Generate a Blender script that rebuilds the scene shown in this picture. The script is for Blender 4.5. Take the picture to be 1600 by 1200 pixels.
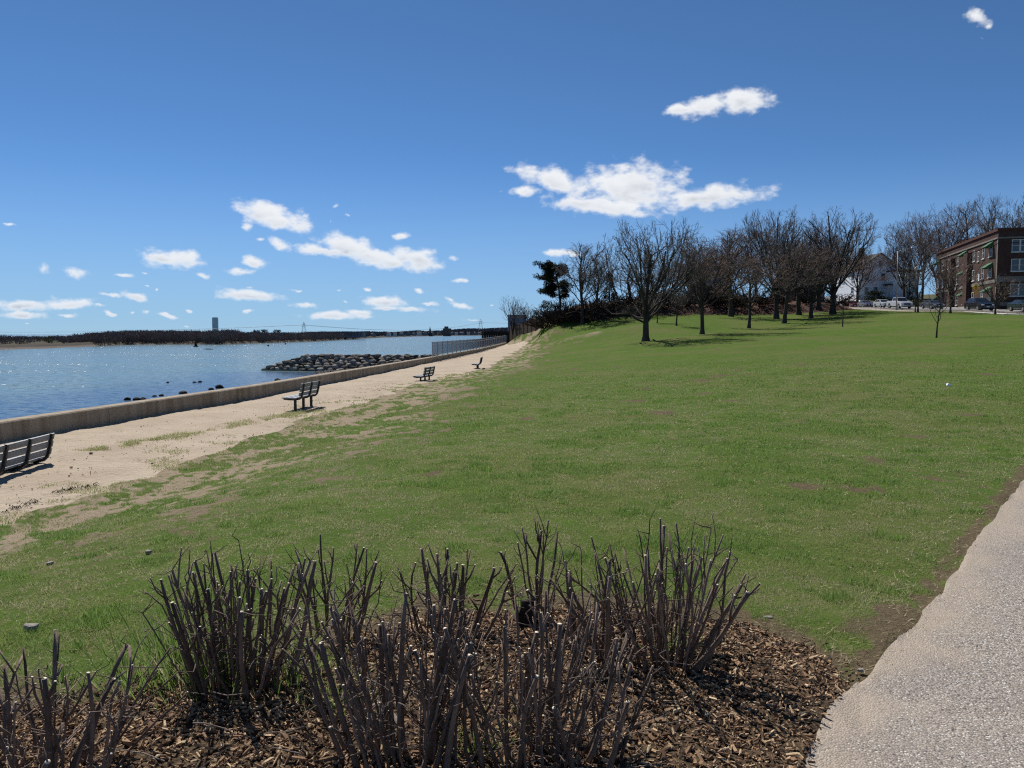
import bpy, bmesh, math, random
import numpy as np
from mathutils import Vector, Matrix

random.seed(7)
RNG = np.random.default_rng(7)
R = math.radians
scene = bpy.context.scene
col = scene.collection
for o in list(bpy.data.objects):
    bpy.data.objects.remove(o)

# ------------------------------------------------------------------ camera
PITCH = R(3.58)
CAM = Vector((0.0, 0.0, 1.65))
FPX = 1248.0                                   # focal length in pixels of a 1600 px wide picture
cam_data = bpy.data.cameras.new('camera')
cam_data.sensor_width = 36.0
cam_data.lens = 36.0 * FPX / 1600.0
cam_data.clip_start = 0.05
cam_data.clip_end = 30000.0
cam = bpy.data.objects.new('camera', cam_data)
col.objects.link(cam)
cam.location = CAM
cam.rotation_euler = (R(90) - PITCH, 0, 0)
scene.camera = cam

# ------------------------------------------------------------------ light
SUN_AZ = R(-27.0)          # measured from +Y towards +X (the sun stands ahead, over the water)
SUN_EL = R(50.0)
sun_dir = Vector((math.sin(SUN_AZ) * math.cos(SUN_EL), math.cos(SUN_AZ) * math.cos(SUN_EL), math.sin(SUN_EL)))
sd = bpy.data.lights.new('sun', 'SUN')
sd.energy = 5.0
sd.angle = R(0.53)
sd.color = (1.0, 0.955, 0.89)
sun = bpy.data.objects.new('sun', sd)
col.objects.link(sun)
sun.rotation_euler = (-sun_dir).to_track_quat('-Z', 'Y').to_euler()
sun.location = (0, 0, 60)

scene.view_settings.view_transform = 'Standard'
scene.view_settings.look = 'None'
scene.view_settings.exposure = 0.25
scene.view_settings.gamma = 1.0
scene.view_settings.use_curve_mapping = False
scene.cycles.use_denoising = False
scene.cycles.filter_width = 1.2
scene.cycles.max_bounces = 5
scene.cycles.diffuse_bounces = 2
scene.cycles.glossy_bounces = 2
scene.cycles.transparent_max_bounces = 6
scene.cycles.sample_clamp_direct = 12.0
scene.cycles.sample_clamp_indirect = 4.0
scene.cycles.caustics_reflective = False
scene.cycles.caustics_refractive = False


def pdir(px, py):
    u, v = (px - 800.0) / FPX, (600.0 - py) / FPX
    return Vector((u, math.cos(PITCH) + v * math.sin(PITCH), -math.sin(PITCH) + v * math.cos(PITCH)))


def P(px, py, d):
    """the point of the place that stands Y = d metres ahead and shows at this pixel of the photograph"""
    v = pdir(px, py)
    return CAM + v * (d / v.y)


# ------------------------------------------------------------------ node helper
class NT:
    def __init__(self, tree):
        self.t = tree
        self.t.nodes.clear()

    def n(self, typ, **kw):
        nd = self.t.nodes.new(typ)
        ins = kw.pop('ins', {})
        for k, v in kw.items():
            setattr(nd, k, v)
        for k, v in ins.items():
            s = nd.inputs[k]
            if isinstance(v, bpy.types.NodeSocket):
                self.t.links.new(v, s)
            else:
                s.default_value = v
        return nd

    def math(self, op, a, b=0.0, c=None, clamp=False):
        nd = self.t.nodes.new('ShaderNodeMath')
        nd.operation = op
        nd.use_clamp = clamp
        for i, v in enumerate((a, b) if c is None else (a, b, c)):
            if isinstance(v, bpy.types.NodeSocket):
                self.t.links.new(v, nd.inputs[i])
            else:
                nd.inputs[i].default_value = v
        return nd.outputs[0]

    def mix(self, f, a, b, mode='MIX'):
        nd = self.t.nodes.new('ShaderNodeMix')
        nd.data_type = 'RGBA'
        nd.blend_type = mode
        for s, v in ((nd.inputs['Factor'], f), (nd.inputs[6], a), (nd.inputs[7], b)):
            if isinstance(v, bpy.types.NodeSocket):
                self.t.links.new(v, s)
            else:
                s.default_value = v if not isinstance(v, tuple) or len(v) == 4 else (*v, 1.0)
        return nd.outputs[2]

    def ramp(self, f, lo, hi, clamp=True, smooth=True):
        nd = self.n('ShaderNodeMapRange', ins={0: f, 1: lo, 2: hi, 3: 0.0, 4: 1.0}, clamp=clamp)
        if smooth:
            nd.interpolation_type = 'SMOOTHSTEP'
        return nd.outputs[0]

    def noise(self, vec, scale, detail=4.0, rough=0.55, dist=0.0):
        nd = self.n('ShaderNodeTexNoise', ins={'Scale': scale, 'Detail': detail, 'Roughness': rough, 'Distortion': dist})
        if vec is not None:
            self.t.links.new(vec, nd.inputs['Vector'])
        return nd

    def link(self, a, b):
        self.t.links.new(a, b)


def new_mat(name):
    m = bpy.data.materials.new(name)
    m.use_nodes = True
    return m, NT(m.node_tree)


def finish(nt, color, rough=0.8, spec=0.4, metallic=0.0, bump=None, bump_strength=0.3, bump_dist=0.02, **extra):
    ins = {'Base Color': color if isinstance(color, bpy.types.NodeSocket) else (*color, 1.0) if len(color) == 3 else color,
           'Roughness': rough, 'Specular IOR Level': spec, 'Metallic': metallic}
    ins.update(extra)
    b = nt.n('ShaderNodeBsdfPrincipled', ins=ins)
    if bump is not None:
        bn = nt.n('ShaderNodeBump', ins={'Strength': bump_strength, 'Distance': bump_dist, 'Height': bump})
        nt.link(bn.outputs[0], b.inputs['Normal'])
    out = nt.n('ShaderNodeOutputMaterial')
    nt.link(b.outputs[0], out.inputs[0])
    return b


def pm(name, c1, c2=None, scale=6.0, rough=0.75, spec=0.35, metallic=0.0, bump=0.25, bscale=None, bdist=0.01,
       island=0.0, stretch=(1, 1, 1), objrand=0.0, **extra):
    """a procedural material: two colours mottled by noise, fine relief, optional variation per loose piece or per object"""
    m, nt = new_mat(name)
    tc = nt.n('ShaderNodeTexCoord')
    mp = nt.n('ShaderNodeMapping', ins={'Vector': tc.outputs['Object'], 'Scale': stretch})
    c2 = c2 or tuple(c * 0.7 for c in c1)
    nz = nt.noise(mp.outputs[0], scale, 5.0, 0.6)
    f = nt.ramp(nz.outputs[0], 0.32, 0.68)
    c = nt.mix(f, c1, c2)
    if island or objrand:
        if island:
            g = nt.n('ShaderNodeNewGeometry').outputs['Random Per Island']
            amt = island
        else:
            g = nt.n('ShaderNodeObjectInfo').outputs['Random']
            amt = objrand
        k = nt.math('MULTIPLY_ADD', g, 2 * amt, 1 - amt)
        hs = nt.n('ShaderNodeHueSaturation', ins={'Color': c, 'Value': k})
        c = hs.outputs[0]
    bz = nt.noise(mp.outputs[0], bscale or scale * 6, 3.0, 0.6)
    finish(nt, c, rough, spec, metallic, bz.outputs[0] if bump else None, bump, bdist, **extra)
    return m


# ------------------------------------------------------------------ sky
world = bpy.data.worlds.new('World')
scene.world = world
world.use_nodes = True
wt = NT(world.node_tree)
sky = wt.n('ShaderNodeTexSky', sky_type='NISHITA', sun_disc=False, sun_elevation=SUN_EL, sun_rotation=SUN_AZ,
           altitude=5000.0, air_density=1.0, dust_density=0.0, ozone_density=9.0)
hs = wt.n('ShaderNodeHueSaturation', ins={'Color': sky.outputs[0], 'Saturation': 1.0, 'Value': 1.0})
sk_sep = wt.n('ShaderNodeSeparateXYZ', ins={0: wt.n('ShaderNodeTexCoord').outputs['Generated']})
haze_f = wt.ramp(sk_sep.outputs[2], 0.22, -0.02)          # thin haze: the sky pales and dims a little towards the horizon
tint = wt.mix(1.0, hs.outputs[0], (0.93, 1.06, 1.0), 'MULTIPLY')
skyc = wt.mix(wt.math('MULTIPLY', haze_f, 0.80), tint, (2.75, 4.35, 6.3))
bg_sky = wt.n('ShaderNodeBackground', ins={'Color': skyc, 'Strength': 0.089})

# clouds: soft bodies at fixed bearings and heights in the sky, given by (x, y, half width, half height, tilt, weight)
CLOUDS = [
    (985, 291, 78, 34, 0, 1.0), (872, 283, 62, 17, 14, 1.0), (1105, 307, 88, 16, -3, 1.0), (945, 322, 85, 14, 6, 1.0),
    (822, 299, 34, 8, 0, .8), (1148, 296, 26, 9, -20, .6), (1022, 270, 50, 8, 0, .35),
    (1160, 157, 44, 19, 0, 1.0), (1105, 165, 48, 14, -8, 1.0), (1062, 172, 28, 9, 4, .95),
    (1528, 28, 30, 13, 38, .75), (1543, 42, 10, 8, 0, .6),
    (418, 332, 48, 17, 10, 1.0), (440, 345, 42, 16, 6, 1.0), (385, 355, 10, 7, 0, .6), (475, 338, 10, 12, 40, .5),
    (545, 385, 46, 17, 12, 1.0), (590, 402, 50, 14, 14, 1.0), (505, 392, 46, 9, 4, .9), (650, 404, 36, 16, 14, 1.0), (438, 383, 22, 9, 20, .85),
    (404, 374, 9, 5, 0, .7), (268, 404, 44, 13, 4, 1.0), (240, 398, 15, 7, 0, .7), (396, 410, 21, 9, 20, .9), (378, 425, 25, 6, 0, .9),
    (388, 461, 43, 8, 5, .95), (66, 418, 16, 12, 40, .7), (120, 425, 25, 9, 20, .75), (190, 431, 23, 4, 2, .7), (316, 430, 15, 5, 20, .75),
    (230, 428, 11, 3, 0, .6), (626, 367, 16, 7, 0, .75), (704, 400, 20, 14, 30, .33), (525, 322, 6, 7, 0, .4), (546, 337, 8, 4, 30, .35),
    (519, 346, 3, 6, 0, .4), (721, 438, 13, 4, 0, .8), (655, 453, 11, 4, 10, .75), (598, 471, 33, 8, 2, .95), (605, 481, 38, 5, 3, .7),
    (528, 493, 50, 6, 0, .9), (560, 489, 26, 5, 0, .8), (645, 482, 34, 5, 3, .7), (670, 474, 16, 4, 10, .65), (478, 478, 26, 5, 4, .7),
    (467, 455, 12, 3, 8, .5), (532, 455, 10, 3, 0, .5), (577, 451, 8, 3, 0, .6), (540, 472, 6, 3, 20, .45), (720, 478, 26, 5, 8, .7), (703, 470, 12, 5, 30, .55),
    (105, 474, 52, 8, -3, .8), (35, 478, 60, 9, 0, .75), (40, 492, 40, 6, 0, .75), (158, 476, 14, 4, 10, .5), (105, 490, 20, 4, 0, .75),
    (212, 465, 26, 7, 14, .7), (172, 463, 18, 4, 8, .6), (260, 494, 20, 4, 10, .7), (232, 487, 9, 5, 0, .6), (171, 491, 10, 4, 20, .6),
    (207, 487, 8, 3, 0, .5), (293, 486, 10, 3, 10, .6), (385, 486, 13, 3, 0, .7), (388, 449, 9, 3, 0, .4), (228, 448, 7, 4, 40, .5), (246, 452, 5, 3, 0, .4),
    (290, 509, 9, 3, 0, .4), (43, 504, 8, 2, 0, .4), (18, 348, 20, 4, 0, .55), (872, 394, 32, 6, 3, .85), (895, 398, 28, 5, 8, .5), (265, 170, 7, 4, 0, .22),
    (768, 478, 5, 2, 0, .5), (1088, 366, 10, 4, 0, .3), (1530, 60, 9, 4, 60, .2), (740, 500, 26, 3, 0, .35),
]
tcw = wt.n('ShaderNodeTexCoord')
sep = wt.n('ShaderNodeSeparateXYZ', ins={0: tcw.outputs['Generated']})
az = wt.math('ARCTAN2', sep.outputs[0], sep.outputs[1])
el = wt.math('ARCSINE', sep.outputs[2])
pos = wt.n('ShaderNodeCombineXYZ', ins={0: az, 1: el, 2: 0.0}).outputs[0]


def to_azel(px, py):
    v = pdir(px, py).normalized()
    return math.atan2(v.x, v.y), math.asin(v.z)


def cloud_group(members, soft=False):
    """the clouds of one part of the sky: (density socket, colour socket)"""
    w1 = wt.noise(pos, 30.0, 4.0, 0.62)
    wv = wt.n('ShaderNodeVectorMath', operation='MULTIPLY_ADD', ins={0: w1.outputs['Color'], 1: (0.026, 0.013, 0.0), 2: pos}).outputs[0]
    warped = wt.n('ShaderNodeVectorMath', operation='SUBTRACT', ins={0: wv, 1: (0.013, 0.0065, 0.0)}).outputs[0]
    field, tall = None, None
    for (px, py, rx, ry, tilt, wgt) in members:
        a0, e0 = to_azel(px, py)
        a1, _ = to_azel(px + rx, py)
        _, e1 = to_azel(px, py - ry)
        vec = warped
        if field is not None:            # keeps the long chain in order, one cloud after another (the shader stack is small)
            vec = wt.n('ShaderNodeVectorMath', operation='MULTIPLY_ADD', ins={0: wt.math('ADD', field, tall), 1: (1e-7, 1e-7, 0.0), 2: warped}).outputs[0]
        mp = wt.n('ShaderNodeMapping', vector_type='TEXTURE', ins={'Vector': vec, 'Location': (a0, e0, 0), 'Rotation': (0, 0, R(-tilt)),
                  'Scale': (1.30 * (a1 - a0), 1.35 * (e1 - e0), 1.0)})
        ln = wt.n('ShaderNodeVectorMath', operation='LENGTH', ins={0: mp.outputs[0]}).outputs['Value']
        f = wt.math('MULTIPLY_ADD', ln, -1.0, wgt + (0.10 if py > 440 else 0.0))
        yv = wt.n('ShaderNodeSeparateXYZ', ins={0: mp.outputs[0]}).outputs[1]
        if field is None:
            field, tall = f, yv
        else:                            # how high in its own cloud each point stands, for the shaded bases
            tall = wt.math('MULTIPLY_ADD', wt.math('GREATER_THAN', f, field), wt.math('SUBTRACT', yv, tall), tall)
            field = wt.math('MAXIMUM', field, f)
    if not members:
        tall = wt.n('ShaderNodeValue').outputs[0]
        far = wt.noise(wt.n('ShaderNodeVectorMath', operation='MULTIPLY', ins={0: pos, 1: (1.0, 2.6, 1.0)}).outputs[0], 9.0, 3.0, 0.5)
        field = wt.math('MULTIPLY', wt.math('SUBTRACT', far.outputs[0], 0.60), 5.0)
    sv = wt.n('ShaderNodeVectorMath', operation='MULTIPLY', ins={0: pos, 1: (1.0, 1.7, 1.0)}).outputs[0]
    fb = wt.noise(sv, 46.0, 6.0, 0.54)
    up = wt.n('ShaderNodeVectorMath', operation='ADD', ins={0: sv, 1: (-0.010, 0.026, 0.0)}).outputs[0]
    la_ = wt.noise(sv, 18.0, 2.0, 0.45)
    lb_ = wt.noise(up, 18.0, 2.0, 0.45)
    dens = wt.math('ADD', field, wt.math('MULTIPLY_ADD', fb.outputs[0], 1.6, -0.83))
    alpha = wt.ramp(dens, -0.05, 0.66)
    thick = wt.ramp(dens, 0.30, 0.95)
    relief = wt.ramp(wt.math('SUBTRACT', lb_.outputs[0], la_.outputs[0]), -0.05, 0.15)
    base = wt.ramp(tall, 0.30, -0.45)
    grey = wt.math('MULTIPLY', thick, wt.math('MULTIPLY', wt.math('MULTIPLY_ADD', relief, 0.6, 0.4), wt.math('MULTIPLY_ADD', base, 0.8, 0.2)))  # cloud shading painted into the colour: greyer bases and billow undersides
    c = wt.mix(wt.math('MULTIPLY', grey, 0.95), (0.765, 0.78, 0.80), (0.36, 0.395, 0.46))
    c = wt.mix(wt.ramp(el, 0.0, 0.16), wt.mix(0.22, c, (0.40, 0.52, 0.69)), c)
    return wt.math('MULTIPLY', alpha, 0.97), c


def between(v, lo, hi):
    return wt.math('MULTIPLY', wt.math('GREATER_THAN', v, lo), wt.math('LESS_THAN', v, hi))


surface = bg_sky.outputs[0]
# parts of the sky, as the pixel corners of the photograph they cover, each with the clouds that reach into it
for (x0_, y0_, x1_, y1_) in ((765, 225, 1250, 358), (1000, 120, 1240, 205), (1460, -30, 1590, 90), (335, 295, 765, 428), (-80, 330, 335, 442),
                             (-150, 442, 335, 521), (335, 428, 800, 521), (800, 372, 945, 415)):
    mem = [c for c in CLOUDS if x0_ - c[2] * 1.2 < c[0] < x1_ + c[2] * 1.2 and y0_ - c[3] * 1.5 < c[1] < y1_ + c[3] * 1.5]
    mem = [c for c in mem if x0_ < c[0] < x1_ and y0_ < c[1] < y1_ or True]
    xm, ym = (x0_ + x1_) / 2, (y0_ + y1_) / 2
    a0, a1 = to_azel(x0_, ym)[0], to_azel(x1_, ym)[0]
    e0, e1 = to_azel(xm, y1_)[1], to_azel(xm, y0_)[1]
    mask = wt.math('MULTIPLY', between(az, a0, a1), between(el, e0, e1))
    al, cc = cloud_group(mem)
    cloud = wt.n('ShaderNodeBackground', ins={'Color': cc, 'Strength': 1.0})
    both = wt.n('ShaderNodeMixShader', ins={0: al, 1: bg_sky.outputs[0], 2: cloud.outputs[0]})
    surface = wt.n('ShaderNodeMixShader', ins={0: mask, 1: surface, 2: both.outputs[0]}).outputs[0]
# more of the same small fair-weather clouds round the rest of the sky
al, cc = cloud_group([])
cloud = wt.n('ShaderNodeBackground', ins={'Color': cc, 'Strength': 1.0})
both = wt.n('ShaderNodeMixShader', ins={0: wt.math('MULTIPLY', al, wt.ramp(el, 0.42, 0.05)), 1: bg_sky.outputs[0], 2: cloud.outputs[0]})
mask = wt.math('MULTIPLY', wt.math('GREATER_THAN', wt.math('ABSOLUTE', az), 0.72), between(el, 0.0, 0.42))
surface = wt.n('ShaderNodeMixShader', ins={0: mask, 1: surface, 2: both.outputs[0]}).outputs[0]
wo = wt.n('ShaderNodeOutputWorld')
wt.link(surface, wo.inputs[0])
world.cycles.sampling_method = 'MANUAL'
world.cycles.sample_map_resolution = 512


# ------------------------------------------------------------------ object helpers
def setp(o, label=None, cat=None, group=None, kind=None):
    for k, v in (('label', label), ('category', cat), ('group', group), ('kind', kind)):
        if v:
            o[k] = v
    return o


def link(name, me, parent=None):
    o = bpy.data.objects.new(name, me)
    col.objects.link(o)
    if parent is not None:
        o.parent = parent
    return o


def empty(name, loc, rz=0.0, label=None, cat=None, group=None):
    o = bpy.data.objects.new(name, None)
    col.objects.link(o)
    o.empty_display_size = 0.3
    o.location = loc
    o.rotation_euler = (0, 0, rz)
    return setp(o, label, cat, group)


KIDS = {}


def kids_of(o):
    return [c for c in bpy.data.objects if c.parent == o]


def copy_thing(root, loc, rz=0.0, scale=(1, 1, 1), label=None, group=None):
    """a copy of a thing with copies of its parts and sub-parts (mesh data shared)"""
    r = root.copy()
    col.objects.link(r)
    r.location, r.rotation_euler, r.scale = loc, (0, 0, rz), scale
    if label:
        r['label'] = label
    if group:
        r['group'] = group
    if root.name not in KIDS:
        KIDS[root.name] = [(c, kids_of(c)) for c in kids_of(root)]
    for ch, subs in KIDS[root.name]:
        c = ch.copy()
        col.objects.link(c)
        c.parent = r
        for g in subs:
            d = g.copy()
            col.objects.link(d)
            d.parent = c
    return r


def np_mesh(name, verts, faces, mats=(), smooth=False, mat_index=None):
    """a mesh from numpy arrays; faces is an (n, k) array, or a list of such arrays"""
    me = bpy.data.meshes.new(name)
    if isinstance(faces, np.ndarray):
        faces = [faces]
    faces = [f for f in faces if len(f)]
    verts = np.ascontiguousarray(verts, dtype=np.float32)
    me.vertices.add(len(verts))
    me.vertices.foreach_set('co', verts.ravel())
    loops = np.concatenate([f.ravel() for f in faces]).astype(np.int32)
    counts = np.concatenate([np.full(len(f), f.shape[1], np.int32) for f in faces])
    me.loops.add(len(loops))
    me.loops.foreach_set('vertex_index', loops)
    me.polygons.add(len(counts))
    starts = np.concatenate([[0], np.cumsum(counts)[:-1]]).astype(np.int32)
    me.polygons.foreach_set('loop_start', starts)
    if mat_index is not None:
        me.polygons.foreach_set('material_index', np.asarray(mat_index, np.int32))
    me.polygons.foreach_set('use_smooth', np.full(len(counts), bool(smooth)))
    for m in mats:
        me.materials.append(m)
    me.update(calc_edges=True)
    return me


def add_attr(me, name, values, domain='POINT'):
    a = me.attributes.new(name, 'FLOAT', domain)
    a.data.foreach_set('value', np.ascontiguousarray(values, dtype=np.float32))


class MB:
    """collects boxes, prisms and tubes into ONE mesh"""

    def __init__(self):
        self.v, self.f, self.m = [], [], []

    def add(self, vs, fs, mi=0):
        n = len(self.v)
        self.v.extend([tuple(x) for x in vs])
        self.f.extend([tuple(n + i for i in f) for f in fs])
        self.m.extend([mi] * len(fs))
        return self

    def box(self, c, s, rz=0.0, mi=0, M=None):
        cx, cy, cz = c
        hx, hy, hz = s[0] / 2, s[1] / 2, s[2] / 2
        ca, sa = math.cos(rz), math.sin(rz)
        vs = []
        for z in (-hz, hz):
            for x, y in ((-hx, -hy), (hx, -hy), (hx, hy), (-hx, hy)):
                vs.append((cx + x * ca - y * sa, cy + x * sa + y * ca, cz + z))
        if M is not None:
            vs = [M @ Vector(v) for v in vs]
        return self.add(vs, [(3, 2, 1, 0), (4, 5, 6, 7), (0, 1, 5, 4), (1, 2, 6, 5), (2, 3, 7, 6), (3, 0, 4, 7)], mi)

    def hexa(self, bottom, top, mi=0):
        """a solid between two quads given in the same turning order"""
        return self.add(list(bottom) + list(top), [(3, 2, 1, 0), (4, 5, 6, 7), (0, 1, 5, 4), (1, 2, 6, 5), (2, 3, 7, 6), (3, 0, 4, 7)], mi)

    def prism(self, poly, axis, a, b, mi=0):
        """a polygon given in the two other axes, pushed from a to b along the axis"""
        def pt(p, t):
            q = list(p)
            q.insert('xyz'.index(axis), t)
            return q
        n = len(poly)
        vs = [pt(p, a) for p in poly] + [pt(p, b) for p in poly]
        fs = [tuple(range(n - 1, -1, -1)), tuple(range(n, 2 * n))]
        fs += [(i, (i + 1) % n, n + (i + 1) % n, n + i) for i in range(n)]
        return self.add(vs, fs, mi)

    def tube(self, pts, rad, n=6, mi=0, cap_mi=None, cap=True):
        pts = [Vector(p) for p in pts]
        if not isinstance(rad, (list, tuple)):
            rad = [rad] * len(pts)
        base = len(self.v)
        prev = None
        for i, p in enumerate(pts):
            t = (pts[min(i + 1, len(pts) - 1)] - pts[max(i - 1, 0)]).normalized()
            if prev is None:
                a = t.orthogonal().normalized()
            else:
                a = (prev - t * prev.dot(t)).normalized()
            prev = a
            b = t.cross(a)
            for k in range(n):
                q = p + (a * math.cos(2 * math.pi * k / n) + b * math.sin(2 * math.pi * k / n)) * rad[i]
                self.v.append(tuple(q))
        for i in range(len(pts) - 1):
            for k in range(n):
                k2 = (k + 1) % n
                self.f.append((base + i * n + k, base + i * n + k2, base + (i + 1) * n + k2, base + (i + 1) * n + k))
                self.m.append(mi)
        if cap:
            self.f.append(tuple(base + k for k in range(n - 1, -1, -1)))
            self.m.append(mi)
            self.f.append(tuple(base + (len(pts) - 1) * n + k for k in range(n)))
            self.m.append(mi if cap_mi is None else cap_mi)
        return self

    def mesh(self, name, mats, smooth=False):
        me = bpy.data.meshes.new(name)
        me.from_pydata(self.v, [], self.f)
        for m in mats if isinstance(mats, (list, tuple)) else [mats]:
            me.materials.append(m)
        me.polygons.foreach_set('material_index', self.m)
        me.polygons.foreach_set('use_smooth', [smooth] * len(self.f))
        me.update()
        return me

    def build(self, name, mats, parent=None, smooth=False, bevel=0.0):
        o = link(name, self.mesh(name, mats, smooth), parent)
        if bevel:
            b = o.modifiers.new('bevel', 'BEVEL')
            b.width = bevel
            b.segments = 2
            b.limit_method = 'ANGLE'
        return o


# ------------------------------------------------------------------ noise for shapes
def _hash(ix, iy, s):
    h = (ix.astype(np.int64) * 374761393 + iy.astype(np.int64) * 668265263 + s * 2147483647) & 0xFFFFFFFF
    h = ((h ^ (h >> 13)) * 1274126177) & 0xFFFFFFFF
    h = h ^ (h >> 16)
    return (h & 0xFFFFFF) / float(0xFFFFFF)


def vnoise(x, y, s=0):
    ix, iy = np.floor(x), np.floor(y)
    fx, fy = x - ix, y - iy
    fx, fy = fx * fx * (3 - 2 * fx), fy * fy * (3 - 2 * fy)
    a, b = _hash(ix, iy, s), _hash(ix + 1, iy, s)
    c, d = _hash(ix, iy + 1, s), _hash(ix + 1, iy + 1, s)
    return (a * (1 - fx) + b * fx) * (1 - fy) + (c * (1 - fx) + d * fx) * fy


def fbm(x, y, s=0, octaves=4, gain=0.5):
    t, amp, tot = 0.0, 1.0, 0.0
    for k in range(octaves):
        t = t + amp * vnoise(x * 2 ** k + 17.3 * k, y * 2 ** k - 9.1 * k, s + k)
        tot += amp
        amp *= gain
    return t / tot


def sstep(e0, e1, x):
    t = np.clip((x - e0) / (e1 - e0), 0, 1)
    return t * t * (3 - 2 * t)


# ------------------------------------------------------------------ lie of the land
WATER_Z = -3.0
WALL = np.array([(-15.0, -14), (-14.4, -6), (-13.5, 4), (-12.6, 11), (-11.55, 18), (-9.8, 30.6), (-8.2, 50), (-6.6, 75), (-4.3, 105), (-0.9, 150)])
SAND_Z = [(-14, -.8), (75, -.8), (105, -.70), (150, -.24), (175, -.1)]
BORDER = np.array([(-11.0, -14), (-10.3, -2), (-9.2, 3), (-7.9, 6.5), (-7.1, 8.4), (-6.6, 10.1), (-6.25, 13.9), (-5.9, 18.1), (-5.6, 25.9),
                   (-4.85, 38), (-3.6, 45), (-1.93, 60), (0.0, 98), (1.3, 112), (2.2, 122), (2.3, 128), (0.6, 133), (-1.6, 138), (-1.2, 150)])
PATH = np.array([(-6.5, -10), (-1.05, -2), (0.05, 1), (1.13, 2.95), (1.54, 3.6), (2.39, 4.56), (3.63, 6.2), (5.79, 8.95), (10.6, 15), (24, 31), (60, 75)])
ROADC = np.array([(60, -20), (62, 20), (64.5, 85), (65.5, 100), (66.8, 112), (69.0, 134), (70.3, 146), (73.0, 161), (76.5, 176), (80.5, 195), (84.5, 215), (94, 260)])
BANK = np.array([(2, 122), (8, 119.5), (12, 119.5), (20, 121), (33, 125), (45, 128), (52, 131), (60, 140)])


def wall_x(y): return np.interp(y, WALL[:, 1], WALL[:, 0])
def border_x(y): return np.interp(y, BORDER[:, 1], BORDER[:, 0])
def path_x(y): return np.interp(y, PATH[:, 1], PATH[:, 0])
def road_x(y): return np.interp(y, ROADC[:, 1], ROADC[:, 0])
def bank_y(x): return np.interp(x, BANK[:, 0], BANK[:, 1])


ctrl = []
for y in (-10, 0, 8, 15, 22, 30, 38, 45, 55, 65, 75, 90, 105, 120, 135, 150):
    sz = float(np.interp(y, *zip(*SAND_Z)))
    wx, bx = float(wall_x(y)), float(border_x(y))
    ctrl += [(wx, y, sz), (bx, y, sz)] if bx - wx < 4 else [(wx, y, sz), ((wx + bx) / 2, y, sz), (bx, y, sz + .02)]
for x, y in ((-4, 2), (-2, 2), (0, 1), (2, 2), (4, 2), (-3, 4.5), (-1, 4), (1, 4), (3, 4.5), (5, 6), (0, 7), (3, 9), (6, 10), (-2, 7), (9, 13), (0, -8), (8, -8), (8, 3), (-5, 0)):
    ctrl.append((x, y, 0.0 if x > -4 else -0.12))
ctrl += [(-2, 12, -.22), (2, 13, -.08), (-1, 20, -.42), (5, 20, -.06), (12, 20, .2), (20, 18, .35), (0, 30, -.42), (8, 30, .1), (18, 30, .5), (28, 30, .9),
         (0, 42, -.40), (10, 42, .25), (20, 42, .75), (32, 42, 1.3), (3, 58, -.25), (14, 58, .55), (26, 58, 1.2), (45, 55, 2.0), (40, 30, 1.4), (50, 10, 1.2), (30, 5, .5)]
for px, py, d in ((1009, 533, 75), (1097, 522, 83), (1170, 513, 95), (1226, 505, 105), (1213, 498, 118), (1267, 497.5, 115), (1301, 491, 123), (1463, 528, 62),
                  (1316, 511, 86), (1400, 484, 133), (1434, 488, 108), (1485, 489.5, 103), (1555, 491.5, 96), (1600, 492, 90), (1027, 505, 100), (1057, 509, 95),
                  (1142, 494.5, 122), (960, 499, 119), (880, 512, 118), (850, 519, 120), (900, 525, 95), (1340, 481.5, 150), (1530, 505, 72), (797, 528, 144), (812, 522, 139), (824, 517.5, 135), (847, 506, 126.5), (836, 525, 118)):
    p = P(px, py, d)
    ctrl.append(tuple(p))
for px, py, d in ((1597, 487.0, 100), (1530, 486, 110), (1456, 482.5, 134), (1405, 482, 140), (1381, 481, 146), (1352, 481, 161), (1333, 480, 180)):
    p = P(px, py, d)
    ctrl.append(tuple(p))
    ctrl.append((p.x + 9, p.y, p.z + .15))
ctrl += [(62, 60, 2.2), (60, 20, 1.6), (75, 60, 2.6), (90, 100, 4.2), (90, 130, 5.2), (110, 150, 7), (90, 160, 6.8), (100, 200, 10), (110, 100, 5),
         (10, 150, 2.6), (25, 150, 5.0), (45, 155, 7.0), (60, 170, 7.2), (30, 190, 9), (60, 210, 10), (15, 200, 5), (8, 220, 2), (60, 260, 12), (120, 260, 14), (2, 200, .8), (2, 260, .4), (3, 170, 1.4), (120, 40, 3)]
CT = np.array(ctrl)
CSC = 40.0


def _tps_k(r2):
    return np.where(r2 > 1e-12, 0.5 * r2 * np.log(np.maximum(r2, 1e-12)), 0.0)


def _tps_fit(pts, lam):
    n = len(pts)
    X = pts[:, :2] / CSC
    K = _tps_k(((X[:, None] - X[None]) ** 2).sum(-1)) + lam * np.eye(n)
    Pm = np.hstack([np.ones((n, 1)), X])
    A = np.zeros((n + 3, n + 3))
    A[:n, :n], A[:n, n:], A[n:, :n] = K, Pm, Pm.T
    b = np.zeros(n + 3)
    b[:n] = pts[:, 2]
    return np.linalg.solve(A, b)


TPSW = _tps_fit(CT, 6e-4)


def base_h(x, y):
    x, y = np.asarray(x, float).ravel(), np.asarray(y, float).ravel()
    out = np.empty(len(x))
    C = CT[:, :2] / CSC
    for s in range(0, len(x), 40000):
        q = np.stack([x[s:s + 40000], y[s:s + 40000]], 1) / CSC
        r2 = ((q[:, None] - C[None]) ** 2).sum(-1)
        out[s:s + 40000] = _tps_k(r2) @ TPSW[:-3] + TPSW[-3] + q @ TPSW[-2:]
    return out


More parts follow.
